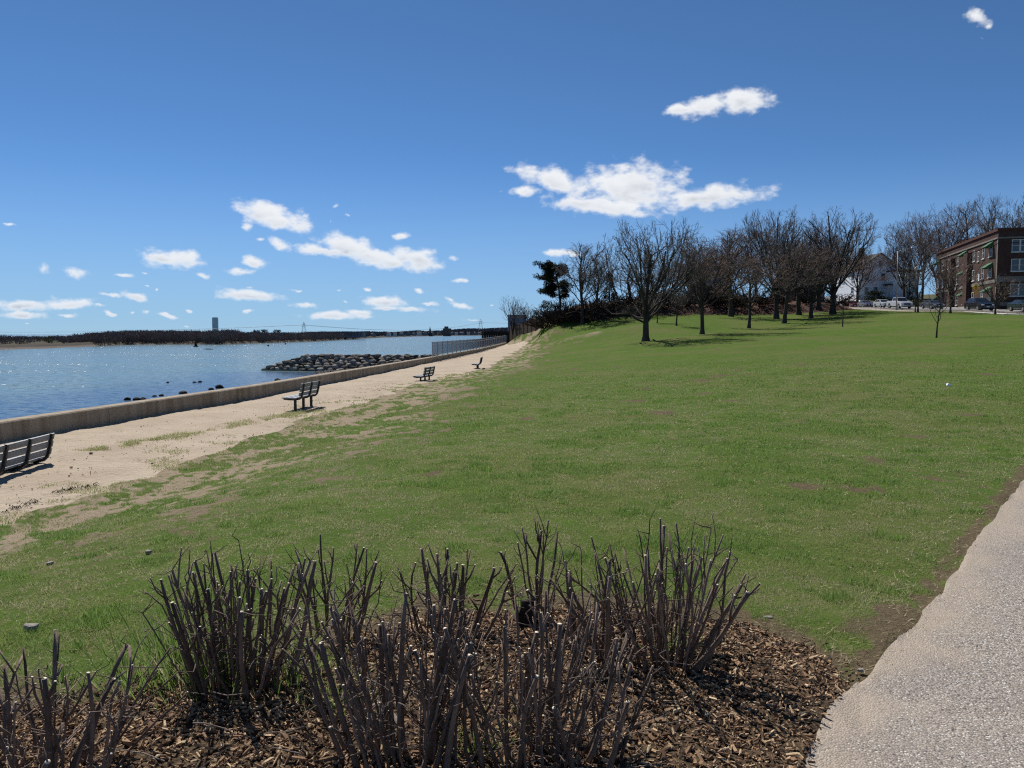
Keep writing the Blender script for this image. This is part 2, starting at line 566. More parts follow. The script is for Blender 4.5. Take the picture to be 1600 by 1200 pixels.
def height(x, y):
    x, y = np.asarray(x, float).ravel(), np.asarray(y, float).ravel()
    z = base_h(x, y)
    sz = np.interp(y, *zip(*SAND_Z))
    sz = sz + np.interp(y, [100, 128, 150], [0, .75, 1.6]) * np.clip((x - wall_x(y)) / 4.5, 0, 1) ** 1.3
    t = sstep(-0.4, 3.5, x - border_x(y))                   # the beach walk is level, the lawn rises from it
    z = np.where(x < border_x(y) + 3.5, sz * (1 - t) + np.maximum(z, sz) * t, z)
    lift = sstep(0, 5, y - bank_y(x)) * sstep(5, 12, x) * sstep(64, 54, x) * 1.25
    return z + lift


def gz(x, y):
    return float(height([x], [y])[0])


def sand_edge(x, y):
    """distance past the ragged sand / lawn border, positive on the lawn side"""
    n = (fbm(x * 0.7, y * 0.35, 3, 3) - 0.5) * 1.8 + (fbm(x * 3, y * 1.6, 8, 3) - 0.5) * 0.5 * sstep(16, 8, y)
    return x - border_x(y) + n


_bed_px = [(-900, 1170), (-500, 1140), (-200, 1125), (0, 1112), (150, 1100), (225, 1078), (300, 1052), (420, 1035), (520, 1010), (600, 985), (700, 955), (850, 955),
           (950, 960), (1060, 965), (1130, 972), (1200, 992), (1280, 1022), (1345, 1078)]
_bed = []
for px, py in _bed_px:
    v = pdir(px, py)
    q = CAM + v * (-CAM.z / v.z)
    _bed.append((math.atan2(q.x, q.y), math.hypot(q.x, q.y)))
_bed.sort()
BED_A, BED_D = np.array([b[0] for b in _bed]), np.array([b[1] for b in _bed])


def bed_edge(x, y):
    """distance inside the planting bed (positive inside)"""
    a, d = np.arctan2(x, y), np.hypot(x, y)
    e = np.interp(a, BED_A, BED_D) - d + (fbm(x * 3, y * 3, 21, 3) - 0.5) * 0.28
    return np.where(y < 0.4, -1.0, e)


def path_edge(x, y):
    """distance inside the path from its lawn side (positive inside); the path is 3.4 m wide"""
    e = (x - path_x(y)) * 0.80 + (fbm(x * 3, y * 3, 31, 3) - 0.5) * 0.06
    return np.where(e < 3.4, e, 3.4 - e)


SAND, LAWN, BED, WALK, ROAD, SIDEWALK, BANKR, YARD, OUT = range(9)


def regions(x, y):
    r = np.full(x.shape, LAWN)
    se = sand_edge(x, y)
    r[se < 0] = SAND
    dx = x - road_x(y)
    bank = (y > bank_y(x)) & (x > 9.5) & (dx < -9) & (x < 60)
    r[bank] = BANKR
    r[(x <= 9.5) & (y > 165)] = BANKR
    r[(y > 60) & (dx > 6.9)] = YARD
    r[np.abs(dx) < 5.2] = ROAD
    r[(dx <= -5.2) & (dx > -6.7)] = SIDEWALK
    r[(dx >= 5.2) & (dx < 6.9)] = SIDEWALK
    be, pe = bed_edge(x, y), path_edge(x, y)
    r[be > 0] = BED
    r[pe > 0] = WALK
    r[x < np.where(y < 150, wall_x(y) + 0.05, -0.9 - 0.02 * (y - 150))] = OUT
    return r


def bareness(x, y):
    """how bare the lawn is, 0..1, and how sandy the bare soil is, 0..1"""
    se, be, pe = sand_edge(x, y), bed_edge(x, y), path_edge(x, y)
    n = fbm(x * 1.9, y * 1.1, 40, 5, .65)
    n2 = fbm(x * 9, y * 7, 44, 3)
    b = (1 - sstep(0, 7.0 + 0.03 * y, se)) * 0.66 + (n - 0.5) * 2.6 + (n2 - .5) * 2.0 - 0.14
    b = b * sstep(9.0 + .04 * y, 3.0, se)
    soil = np.maximum(sstep(-0.62, -0.08, be), sstep(-0.30, -0.02, pe) * 1.0) * (0.78 + (n2 - .5) * 1.5)
    worn = np.exp(-(((x - 8.5) / 5.5) ** 2 + ((y - 96) / 9.0) ** 2)) * .95 * (0.25 + fbm(x * .5, y * .2, 51, 4))
    worn2 = np.exp(-(((x + 2.0) / 1.2) ** 2 + ((y - 31) / 6) ** 2)) * (fbm(x * 1.2, y * .6, 53, 4) * 1.6 - .35)
    patch = sstep(.63, .78, fbm(x * .9, y * .7, 57, 5, .6)) * .75
    bb = np.maximum.reduce([b, soil, worn - .25, worn2, patch])
    sandy = np.clip(np.maximum(sstep(6, 1, se), worn * .8), 0, 1)
    return np.clip(bb, 0, 1), sandy


# one sheet of ground, finer near the walk and coarser far away, cut along its real borders
ang = np.concatenate([np.arange(-88, -45, 0.75), np.arange(-45, -37, 0.25), np.arange(-37, 37.001, 0.15), np.arange(37.25, 46, 0.25), np.arange(46.5, 80, 0.75)])
rad = [0.25]
while rad[-1] < 300:
    rad.append(rad[-1] * 1.0145)
rad = np.array(rad)
A, D = np.meshgrid(np.radians(ang), rad)
GX, GY = D * np.sin(A), D * np.cos(A)
moved = np.zeros(GX.shape, bool)


def snap(field):
    """move the nearest grid points onto the line where a border field changes sign, so that borders are cut clean"""
    for axis in (1, 0):
        F = field(GX.ravel(), GY.ravel()).reshape(GX.shape)
        a_ = [slice(None), slice(None)]
        b_ = [slice(None), slice(None)]
        a_[axis], b_[axis] = slice(None, -1), slice(1, None)
        a_, b_ = tuple(a_), tuple(b_)
        j, i = np.nonzero(F[a_] * F[b_] < 0)
        j2, i2 = (j + 1, i) if axis == 0 else (j, i + 1)
        t = F[j, i] / (F[j, i] - F[j2, i2])
        near = t < .5
        tj, ti = np.where(near, j, j2), np.where(near, i, i2)
        ok_ = ~moved[tj, ti]
        nx = GX[j, i] + (GX[j2, i2] - GX[j, i]) * t
        ny = GY[j, i] + (GY[j2, i2] - GY[j, i]) * t
        GX[tj[ok_], ti[ok_]] = nx[ok_]
        GY[tj[ok_], ti[ok_]] = ny[ok_]
        moved[tj[ok_], ti[ok_]] = True


snap(path_edge)
snap(bed_edge)
snap(sand_edge)
snap(lambda x, y: np.where(y > 50, x - road_x(y) + 5.2, -1.0))
snap(lambda x, y: np.where(y > 50, x - road_x(y) + 6.7, -1.0))
fx, fy = GX.ravel(), GY.ravel()
fz = height(fx, fy)
reg_v = regions(fx, fy)
mound = np.maximum(0, np.minimum(bed_edge(fx, fy), .6))
nf = np.exp(-np.hypot(fx, fy) / 40)
fz = fz + np.where(reg_v == SAND, (fbm(fx * 2.6, fy * 2.6, 61, 4, .6) - .5) * .13 * np.maximum(nf, .35) + (fbm(fx * .5, fy * .3, 62, 2) - .5) * .08, 0)
fz = fz + np.where(reg_v == LAWN, (fbm(fx * 1.1, fy * 1.1, 63, 3) - .5) * .07, 0)
fz = fz + mound * .10 + np.where(reg_v == BED, (fbm(fx * 7, fy * 7, 64, 3) - .5) * .05, 0)
na, nr = len(ang), len(rad)
idx = np.arange(na * nr).reshape(nr, na)
quads = np.stack([idx[:-1, :-1], idx[:-1, 1:], idx[1:, 1:], idx[1:, :-1]], -1).reshape(-1, 4)[:, ::-1]
mv = moved.ravel()
m4 = mv[quads]
d02, d13 = m4[:, 0] & m4[:, 2], m4[:, 1] & m4[:, 3]
cut = d02 | d13
q0, q1 = quads[d02], quads[d13 & ~d02]
tris_g = np.concatenate([q0[:, [0, 1, 2]], q0[:, [0, 2, 3]], q1[:, [0, 1, 3]], q1[:, [1, 2, 3]]])
quads = quads[~cut]
reg_f = regions(fx[quads].mean(1), fy[quads].mean(1))
reg_t = regions(fx[tris_g].mean(1), fy[tris_g].mean(1))
bare_v, sandy_v = bareness(fx, fy)


# ---- ground materials
def ground_mat(name, build):
    m, nt = new_mat(name)
    tc = nt.n('ShaderNodeTexCoord')
    build(nt, tc.outputs['Object'])
    return m


def _lawn(nt, co):
    bare = nt.n('ShaderNodeAttribute', attribute_name='bare').outputs['Fac']
    sandy = nt.n('ShaderNodeAttribute', attribute_name='sandy').outputs['Fac']
    big = nt.noise(co, 0.16, 5, .6).outputs[0]
    mid = nt.noise(co, 1.1, 5, .65).outputs[0]
    fine = nt.noise(co, 34, 4, .7).outputs[0]
    tiny = nt.noise(co, 8.0, 4, .7).outputs[0]
    g = nt.mix(nt.ramp(mid, .35, .68), (.060, .106, .018), (.078, .130, .022))
    g = nt.mix(nt.math('MULTIPLY', nt.ramp(big, .42, .64), .85), g, (.100, .118, .036))
    mid2 = nt.noise(co, 3.0, 5, .75).outputs[0]
    g = nt.mix(nt.math('MULTIPLY', nt.ramp(mid2, .50, .70), .55), g, (.155, .148, .066))
    g = nt.mix(nt.math('MULTIPLY', nt.ramp(tiny, .50, .72), .5), g, (.115, .110, .050))
    g = nt.mix(nt.math('MULTIPLY', nt.ramp(tiny, .46, .28), .45), g, (.040, .066, .016))
    g = nt.mix(nt.math('MULTIPLY', nt.ramp(fine, .55, .75), .5), g, (.17, .155, .09))
    g = nt.mix(nt.math('MULTIPLY', nt.ramp(fine, .45, .25), .55), g, (.030, .050, .012))
    soil = nt.mix(sandy, (.140, .110, .066), (.36, .29, .205))
    soil = nt.mix(nt.ramp(fine, .35, .7), nt.mix(.45, soil, (.05, .038, .026)), soil)
    soil = nt.mix(nt.math('MULTIPLY', nt.ramp(tiny, .45, .7), .5), soil, nt.mix(.6, soil, (.05, .04, .028)))
    f = nt.ramp(nt.math('ADD', bare, nt.math('MULTIPLY_ADD', fine, .7, -.35)), .32, .68)
    finish(nt, nt.mix(f, g, soil), 1.0, .03, bump=fine, bump_strength=.9, bump_dist=.03)


def _sand(nt, co):
    big = nt.noise(co, 0.5, 5, .6).outputs[0]
    mid = nt.noise(co, 3.2, 5, .65).outputs[0]
    fine = nt.noise(co, 120, 3, .7).outputs[0]
    c = nt.mix(nt.ramp(big, .35, .65), (.42, .35, .265), (.365, .295, .22))
    c = nt.mix(nt.math('MULTIPLY', nt.ramp(mid, .5, .72), .35), c, (.29, .22, .155))
    c = nt.mix(nt.math('MULTIPLY', nt.ramp(fine, .55, .8), .4), c, (.20, .155, .11))
    sp = nt.n('ShaderNodeMapping', ins={'Vector': co, 'Scale': (1.0, 2.4, 1.0)})
    st = nt.noise(sp.outputs[0], 2.3, 4, .7).outputs[0]
    c = nt.mix(nt.math('MULTIPLY', nt.ramp(st, .64, .74), .55), c, (.17, .13, .09))
    hb = nt.math('ADD', nt.math('MULTIPLY', nt.noise(co, 9, 4, .6).outputs[0], 1.0), nt.math('MULTIPLY', fine, .12))
    finish(nt, c, .95, .1, bump=hb, bump_strength=.8, bump_dist=.07)


def _bedm(nt, co):
    fine = nt.noise(co, 46, 4, .7).outputs[0]
    mid = nt.noise(co, 4, 4, .6).outputs[0]
    c = nt.mix(nt.ramp(fine, .35, .7), (.050, .035, .022), (.17, .115, .066))
    c = nt.mix(nt.math('MULTIPLY', nt.ramp(mid, .5, .7), .5), c, (.07, .045, .03))
    finish(nt, c, .95, .15, bump=fine, bump_strength=1.0, bump_dist=.03)


def _pathm(nt, co):
    vo = nt.n('ShaderNodeTexVoronoi', ins={'Vector': co, 'Scale': 125.0})
    v = nt.n('ShaderNodeSeparateColor', ins={0: vo.outputs['Color']}).outputs[0]
    big = nt.noise(co, .8, 5, .6).outputs[0]
    c = nt.mix(v, (.225, .193, .163), (.475, .420, .360))
    c = nt.mix(nt.ramp(v, .90, .97), c, (.70, .67, .62))
    c = nt.mix(nt.ramp(v, .14, .05), c, (.10, .095, .10))
    c = nt.mix(nt.ramp(vo.outputs['Distance'], .35, .75), c, nt.mix(.55, c, (.07, .062, .056)))
    c = nt.mix(nt.math('MULTIPLY', nt.ramp(big, .42, .66), .30), c, (.22, .195, .18))
    pv = nt.n('ShaderNodeAttribute', attribute_name='dusty').outputs['Fac']
    c = nt.mix(nt.math('MULTIPLY', pv, .75), c, (.36, .30, .235))
    h = nt.math('SUBTRACT', 1.0, vo.outputs['Distance'])
    finish(nt, c, .9, .1, bump=h, bump_strength=.7, bump_dist=.007)


def _roadm(nt, co):
    fine = nt.noise(co, 6, 5, .7).outputs[0]
    big = nt.noise(co, .25, 4, .6).outputs[0]
    c = nt.mix(nt.ramp(fine, .3, .7), (.19, .19, .19), (.25, .25, .245))
    c = nt.mix(nt.math('MULTIPLY', nt.ramp(big, .45, .6), .4), c, (.13, .13, .13))
    finish(nt, c, .85, .3, bump=fine, bump_strength=.2, bump_dist=.01)


def _sidewalk(nt, co):
    fine = nt.noise(co, 3, 5, .7).outputs[0]
    c = nt.mix(nt.ramp(fine, .3, .7), (.50, .47, .43), (.42, .40, .37))
    finish(nt, c, .9, .2)


def _litter(nt, co):
    big = nt.noise(co, .5, 5, .65).outputs[0]
    fine = nt.noise(co, 5, 5, .7).outputs[0]
    c = nt.mix(nt.ramp(big, .35, .65), (.115, .062, .045), (.075, .046, .034))
    c = nt.mix(nt.math('MULTIPLY', nt.ramp(fine, .5, .7), .6), c, (.035, .025, .02))
    finish(nt, c, .95, .1, bump=fine, bump_strength=.8, bump_dist=.15)


def _yard(nt, co):
    big = nt.noise(co, .3, 5, .65).outputs[0]
    c = nt.mix(nt.ramp(big, .4, .6), (.07, .085, .03), (.11, .085, .055))
    finish(nt, c, .95, .1)


GROUND = {SAND: ('sand', _sand), LAWN: ('lawn', _lawn), BED: ('mulch_bed', _bedm), WALK: ('footpath', _pathm), ROAD: ('road', _roadm),
          SIDEWALK: ('pavement', _sidewalk), BANKR: ('leaf_litter_bank', _litter), YARD: ('yard_ground', _yard)}
pe_v = path_edge(fx, fy)
for rg, (nm, fn) in GROUND.items():
    q = quads[reg_f == rg]
    tq = tris_g[reg_t == rg]
    used, inv = np.unique(np.concatenate([q.ravel(), tq.ravel()]), return_inverse=True)
    inv = inv.ravel()
    vz = fz[used].copy()
    if rg == SIDEWALK:
        vz += 0.03
    me = np_mesh(nm, np.stack([fx[used], fy[used], vz], 1), [inv[:q.size].reshape(-1, 4), inv[q.size:].reshape(-1, 3)], [ground_mat(nm, fn)], smooth=True)
    if rg == LAWN:
        add_attr(me, 'bare', bare_v[used])
        add_attr(me, 'sandy', sandy_v[used])
    if rg == WALK:
        dust = sstep(.35, .0, pe_v[used] + (fbm(fx[used] * 3, fy[used] * 3, 71, 3) - .5) * .5)
        add_attr(me, 'dusty', dust)
    setp(link(nm, me), kind='structure', label={
        'sand': 'pale tan sandy beach walk between seawall and lawn', 'lawn': 'wide sloping green lawn with bare sandy patches',
        'mulch_bed': 'brown bark mulch bed under the pruned shrubs', 'footpath': 'pale speckled asphalt footpath beside the mulch bed',
        'road': 'grey street with parked cars beyond the lawn', 'pavement': 'light concrete pavement strip along the street',
        'leaf_litter_bank': 'reddish brown bank behind the park trees', 'yard_ground': 'yard ground around the houses beyond the street'}[nm])

# the sea bed side of the wall: mud and pebbles running down under the water
sy = np.concatenate([np.arange(-20, 40, 4.0), np.arange(40, 112, 1.5), np.arange(112, 190, 4.0)])
st = np.linspace(0, 1, 48)
SHORE = np.array([(-22, -20), (-20, 30), (-20.5, 40), (-23.5, 50), (-24.0, 58), (-22.5, 66), (-21.5, 76), (-21, 88), (-24, 97), (-26, 104), (-20, 112), (-10, 150), (-6, 190)])
SYm, STm = np.meshgrid(sy, st)
x0 = np.where(SYm < 150, np.interp(SYm, WALL[:, 1], WALL[:, 0]), -0.9) + .12
x1 = np.interp(SYm, SHORE[:, 1], SHORE[:, 0])
sx = x0 + (x1 - x0) * STm * 1.5
T15 = STm * 1.5
szz = -1.75 + (-3.0 + 1.75) * T15 ** 0.9 * np.where(T15 > 1, 1.25, 1.0)
szz = szz + (fbm(sx * .8, SYm * .5, 81, 4) - .5) * .35 + (fbm(sx * 3, SYm * 3, 83, 3) - .5) * .14
szz = szz - .06
n1, n2 = SYm.shape
si = np.arange(n1 * n2).reshape(n1, n2)
sq = np.stack([si[:-1, :-1], si[:-1, 1:], si[1:, 1:], si[1:, :-1]], -1).reshape(-1, 4)


def _shore(nt, co):
    big = nt.noise(co, .6, 5, .65).outputs[0]
    fine = nt.noise(co, 7, 5, .7).outputs[0]
    c = nt.mix(nt.ramp(big, .4, .62), (.075, .058, .044), (.034, .028, .024))
    c = nt.mix(nt.math('MULTIPLY', nt.ramp(fine, .5, .7), .6), c, (.11, .095, .08))
    finish(nt, c, .95, .08, bump=fine, bump_strength=.8, bump_dist=.08)


shore = link('shore', np_mesh('shore', np.stack([sx.ravel(), SYm.ravel(), szz.ravel()], 1), sq, [ground_mat('shore', _shore)], smooth=True))
setp(shore, 'dark pebbly tidal shore running into the water behind the seawall', kind='structure')


# ---- water
def _water(nt, co):
    mp1 = nt.n('ShaderNodeMapping', ins={'Vector': co, 'Rotation': (0, 0, R(20)), 'Scale': (1.0, 2.0, 1.0)})
    mp2 = nt.n('ShaderNodeMapping', ins={'Vector': co, 'Rotation': (0, 0, R(-6)), 'Scale': (0.012, 0.05, 1.0)})
    streak = nt.noise(mp2.outputs[0], 1.0, 4, .6, .6).outputs[0]
    calm = nt.n('ShaderNodeAttribute', attribute_name='calm').outputs['Fac']
    rough_w = nt.math('MULTIPLY', nt.ramp(streak, .30, .70), nt.math('MULTIPLY_ADD', calm, -.85, 1.0))
    c = nt.mix(calm, nt.mix(nt.ramp(streak, .35, .7), (.082, .142, .146), (.112, .168, .166)), (.030, .060, .105))  # calm inshore band: reflected sky blue put into the base colour
    slope = nt.math('MULTIPLY_ADD', rough_w, 2.5, .7)
    wn = nt.noise(mp1.outputs[0], 1.1, 6, .68)
    v0 = nt.n('ShaderNodeVectorMath', operation='SUBTRACT', ins={0: wn.outputs['Color'], 1: (.5, .5, .5)}).outputs[0]
    v1 = nt.n('ShaderNodeVectorMath', operation='SCALE', ins={0: v0, 'Scale': slope}).outputs[0]
    v2 = nt.n('ShaderNodeVectorMath', operation='MULTIPLY_ADD', ins={0: v1, 1: (1.0, 1.0, 0.0), 2: (0.0, 0.0, 1.0)}).outputs[0]
    nrm = nt.n('ShaderNodeVectorMath', operation='NORMALIZE', ins={0: v2}).outputs[0]
    p = nt.n('ShaderNodeBsdfPrincipled', ins={'Base Color': c, 'Roughness': .19, 'IOR': 1.33, 'Specular IOR Level': .34, 'Normal': nrm})
    out = nt.n('ShaderNodeOutputMaterial')
    nt.link(p.outputs[0], out.inputs[0])


wy = np.concatenate([np.arange(-60, 130, 4.0), np.geomspace(130, 9000, 60)])
wx = np.concatenate([-np.geomspace(9000, 130, 40), np.arange(-126, 6, 4.0), [20, 60, 3000]])
WX, WY = np.meshgrid(wx, wy)
wi = np.arange(WX.size).reshape(WX.shape)
wq = np.stack([wi[:-1, :-1], wi[:-1, 1:], wi[1:, 1:], wi[1:, :-1]], -1).reshape(-1, 4)
keep = (WX.ravel()[wq].mean(1) < -1) | (WY.ravel()[wq].mean(1) > 320)
wme = np_mesh('water', np.stack([WX.ravel(), WY.ravel(), np.full(WX.size, WATER_Z)], 1), wq[keep], [ground_mat('water', _water)], smooth=True)
xs = np.interp(WY.ravel(), SHORE[:, 1], SHORE[:, 0])
add_attr(wme, 'calm', sstep(20, 7, xs - WX.ravel()) * (WY.ravel() < 100))
setp(link('water', wme), 'rippled blue green bay water glinting in the sun', kind='structure')


# ------------------------------------------------------------------ shared materials
def _conc():
    m, nt = new_mat('seawall_concrete')
    co = nt.n('ShaderNodeTexCoord').outputs['Object']
    st_ = nt.noise(nt.n('ShaderNodeMapping', ins={'Vector': co, 'Scale': (2.2, 2.2, .25)}).outputs[0], 1.0, 5, .65).outputs[0]
    big_ = nt.noise(co, .35, 4, .6).outputs[0]
    fine = nt.noise(co, 18, 4, .7).outputs[0]
    c = nt.mix(nt.ramp(st_, .35, .65), (.35, .295, .225), (.215, .172, .122))
    c = nt.mix(nt.math('MULTIPLY', nt.ramp(big_, .45, .62), .5), c, (.30, .26, .20))
    c = nt.mix(nt.math('MULTIPLY', nt.ramp(st_, .62, .74), .6), c, (.12, .095, .07))
    c = nt.mix(nt.math('MULTIPLY', nt.ramp(fine, .55, .75), .35), c, (.17, .14, .105))
    finish(nt, c, .92, .15, bump=fine, bump_strength=.4, bump_dist=.02)
    return m


M_CONC = _conc()
M_SLAT = pm('weathered_slat', (.24, .26, .28), (.17, .187, .205), 7, .55, .45, bump=.2, stretch=(1, .15, 1))
M_BLACK = pm('black_iron', (.012, .012, .013), (.02, .02, .02), 9, .5, .5)
M_STEEL = pm('galvanised_steel', (.48, .49, .50), (.38, .39, .41), 5, .6, .4, metallic=.1)
M_PICKET = pm('dark_picket', (.10, .11, .125), (.14, .15, .165), 5, .55, .4)
M_ROCK = [pm('jetty_rock_grey', (.30, .265, .225), (.16, .142, .122), 2.6, .9, .1, bump=.7, bscale=7, bdist=.08, objrand=.35),
          pm('jetty_rock_dark', (.17, .148, .125), (.08, .07, .06), 2.2, .9, .1, bump=.7, bscale=7, bdist=.08, objrand=.4),
          pm('wet_rock', (.045, .04, .036), (.022, .02, .018), 3, .9, .08, bump=.6, bscale=8, bdist=.06)]
M_WOODF = pm('fence_wood', (.125, .085, .058), (.07, .05, .036), 3, .9, .15, bump=.3, stretch=(3, 3, .5), objrand=.25)
M_DARKW = pm('dark_timber', (.035, .028, .024), (.02, .017, .015), 3, .9, .15)
M_WHITE = pm('white_paint', (.74, .76, .80), (.64, .66, .70), 1.2, .7, .3, bump=.1)
M_GLASS = pm('window_glass', (.03, .035, .042), (.055, .062, .075), .8, .12, .6, bump=0)

# ------------------------------------------------------------------ seawall
def along(poly, step):
    """points at equal steps along a line in plan"""
    p = np.array(poly, float)
    s = np.concatenate([[0], np.cumsum(np.hypot(*np.diff(p[:, :2], axis=0).T))])
    t = np.arange(0, s[-1] + 1e-6, step)
    return np.stack([np.interp(t, s, p[:, k]) for k in range(p.shape[1])], 1)


wall_pts = along(WALL, 1.0)
tw = np.arange(0, len(wall_pts) - 1)
seawall = empty('seawall', (float(WALL[4, 0]), float(WALL[4, 1]), -.8), 0, 'long low concrete seawall between the sand and the bay', 'wall')


def wall_top(y):
    return float(np.interp(y, *zip(*SAND_Z))) + float(np.interp(y, [0, 18, 40, 90, 150], [.445, .46, .49, .42, .30]))


k = 0
while k < len(wall_pts) - 1:
    e = min(k + 6, len(wall_pts) - 1)
    mb = MB()
    rows = []
    for i in range(k, e + 1):
        x, y = wall_pts[i]
        j0, j1 = max(i - 1, 0), min(i + 1, len(wall_pts) - 1)
        tx, ty = wall_pts[j1] - wall_pts[j0]
        L = math.hypot(tx, ty)
        nx, ny = -ty / L, tx / L                      # towards the water
        if i == k:
            x, y = x + tx / L * .012, y + ty / L * .012
        if i == e:
            x, y = x - tx / L * .012, y - ty / L * .012
        zt = wall_top(y)
        rows.append([(x, y, -2.4), (x, y, zt - .03), (x + nx * .03, y + ny * .03, zt), (x + nx * .42, y + ny * .42, zt), (x + nx * .45, y + ny * .45, zt - .03), (x + nx * .45, y + ny * .45, -2.4)])
    vs = [tuple(Vector(v) - seawall.location) for r_ in rows for v in r_]
    fs = []
    for i in range(len(rows) - 1):
        for a in range(6):
            b = (a + 1) % 6
            fs.append((i * 6 + a, i * 6 + b, (i + 1) * 6 + b, (i + 1) * 6 + a))
    fs += [tuple(range(5, -1, -1)), tuple((len(rows) - 1) * 6 + a for a in range(6))]
    mb.add(vs, fs)
    mb.build('wall_section', M_CONC, seawall)
    k = e

# ------------------------------------------------------------------ railing on the far stretch of the wall
yr0, yr1 = 71.0, 149.5
rail_pts = along([(float(wall_x(y)) - .22, y) for y in np.linspace(yr0, yr1, 40)], 3.0)
railing = empty('railing', (rail_pts[0][0], rail_pts[0][1], wall_top(yr0)), 0, 'grey metal railing on top of the far stretch of the seawall', 'railing')
RH = 1.32
post_me = MB().box((0, 0, RH / 2 + .01), (.085, .085, RH + .02)).mesh('post', M_STEEL)
rl = railing.location
for x, y in rail_pts:
    p = link('post', post_me, railing)
    p.location = Vector((x, y, wall_top(y))) - rl
mbp = MB()
for i in range(len(rail_pts) - 1):
    (xa, ya), (xb, yb) = rail_pts[i], rail_pts[i + 1]
    za, zb = wall_top(ya), wall_top(yb)
    n = 20
    for j in range(1, n):
        t = j / n
        mbp.box((xa + (xb - xa) * t - rl.x, ya + (yb - ya) * t - rl.y, za + (zb - za) * t + RH / 2 + .06 - rl.z), (.016, .016, RH - .16))
    for h, nm in ((RH - .02, 'top_rail'), (.13, 'bottom_rail'), (RH - .28, 'middle_rail')):
        a = Vector((xa, ya, za + h)) - rl
        b = Vector((xb, yb, zb + h)) - rl
        MB().tube([a, b], .024, 5).build(nm, M_STEEL, railing)
setp(mbp.build('picket', M_PICKET, railing), kind='stuff')

# ------------------------------------------------------------------ boulders
def rock_mesh(name, seed, mats, n=2, rough=.34):
    bm = bmesh.new()
    bmesh.ops.create_icosphere(bm, subdivisions=n, radius=.5)
    rr = random.Random(seed)
    cuts = [(Vector((rr.gauss(0, 1), rr.gauss(0, 1), rr.gauss(0, 1))).normalized(), rr.uniform(.27, .42)) for _ in range(9)]
    for v in bm.verts:
        for nrm, dd in cuts:
            s = v.co.dot(nrm) - dd
            if s > 0:
                v.co -= nrm * s
        v.co *= 1 + rr.uniform(-.05, .05)
    me = bpy.data.meshes.new(name)
    bm.to_mesh(me)
    bm.free()
    me.materials.append(mats)
    return me


ROCKS = [rock_mesh('boulder', 100 + i, M_ROCK[0 if i % 3 else 1]) for i in range(9)]
DROCKS = [rock_mesh('wet_boulder', 200 + i, M_ROCK[2]) for i in range(4)]
jet_a, jet_b = Vector((-31.2, 103.6, -3.0)), Vector((-4.5, 98.5, -3.0))
jetty = empty('rock_jetty', jet_a, 0, 'jetty of large stacked grey boulders running out into the bay', 'jetty')
jd = (jet_b - jet_a)
jl = jd.length
jd.normalize()
jn = Vector((jd.y, -jd.x, 0))                    # towards the camera side
rj = random.Random(11)
nb = 0
s = 0.0
for row in range(6):
    s = (-.2, .7, 1.6, 2.6, 3.7, 4.9)[row]
    while s < jl - .4:
        size = rj.uniform(.95, 1.65)
        end = max(0, 1 - s / 9.0)
        off = 2.15 - row * .36
        p = jd * s + jn * (off * (1 - .4 * end)) + Vector((0, 0, .14 + row * .345 * (1 - .15 * end)))
        b = link('boulder', ROCKS[rj.randrange(9)], jetty)
        b.location = p + Vector((rj.uniform(-.05, .05), rj.uniform(-.05, .05), rj.uniform(-.03, .03)))
        b.rotation_euler = (rj.uniform(-.15, .15), rj.uniform(-.2, .2), rj.uniform(-.3, .3))
        b.scale = (size * 1.2, 1.05, rj.uniform(.60, .72))
        nb += 1
        s += size * rj.uniform(.78, .90)
for i in range(26):                             # the far side of the crest
    t = rj.uniform(.16, 1)
    b = link('boulder', ROCKS[(i * 3) % 9], jetty)
    b.location = jd * (t * jl) + jn * rj.uniform(-1.2, .0) + Vector((0, 0, 1.6))
    b.scale = (1.3, 1.0, .55)
    b.rotation_euler = (rj.uniform(-.3, .3), rj.uniform(-.3, .3), rj.uniform(0, 3))
core = MB()
core.hexa([tuple(jd * 1.2 + jn * 1.6), tuple(jd * jl + jn * 1.8), tuple(jd * jl - jn * 1.6), tuple(jd * 1.2 - jn * 1.2)],
          [tuple(jd * 3.0 + jn * .2 + Vector((0, 0, 1.1))), tuple(jd * jl + jn * .3 + Vector((0, 0, 1.75))), tuple(jd * jl - jn * .8 + Vector((0, 0, 1.75))), tuple(jd * 3.0 - jn * .4 + Vector((0, 0, 1.1)))])
core.build('rubble_core', M_ROCK[2], jetty)

# loose rubble between jetty and wall: nobody could count it
def scatter_rocks(name, pts, sizes, mats, label, seed):
    bm = bmesh.new()
    bmesh.ops.create_icosphere(bm, subdivisions=1, radius=.5)
    bv = np.array([v.co[:] for v in bm.verts])
    bf = np.array([[v.index for v in f.verts] for f in bm.faces])
    bm.free()
    g = np.random.default_rng(seed)
    n = len(pts)
    jit = 1 + g.uniform(-.28, .22, (n, len(bv), 1))
    sc = sizes[:, None, None] * g.uniform(.6, 1.2, (n, 1, 3)) * np.array([1, 1, .7])
    th = g.uniform(0, 6.28, n)
    v = bv[None] * jit * sc
    c, s_ = np.cos(th)[:, None], np.sin(th)[:, None]
    v = np.stack([v[..., 0] * c - v[..., 1] * s_, v[..., 0] * s_ + v[..., 1] * c, v[..., 2]], -1) + pts[:, None, :]
    f = bf[None] + (np.arange(n) * len(bv))[:, None, None]
    return setp(link(name, np_mesh(name, v.reshape(-1, 3), f.reshape(-1, 3), [mats])), label, kind='stuff')


def shore_xyz(y, t):
    x_0 = (np.interp(y, WALL[:, 1], WALL[:, 0])) + .12 - .5
    x_1 = np.interp(y, SHORE[:, 1], SHORE[:, 0])
    return np.stack([x_0 + (x_1 - x_0) * t, y, -1.75 - 1.25 * t ** .9 * np.where(t > 1, 1.25, 1.0)], -1)


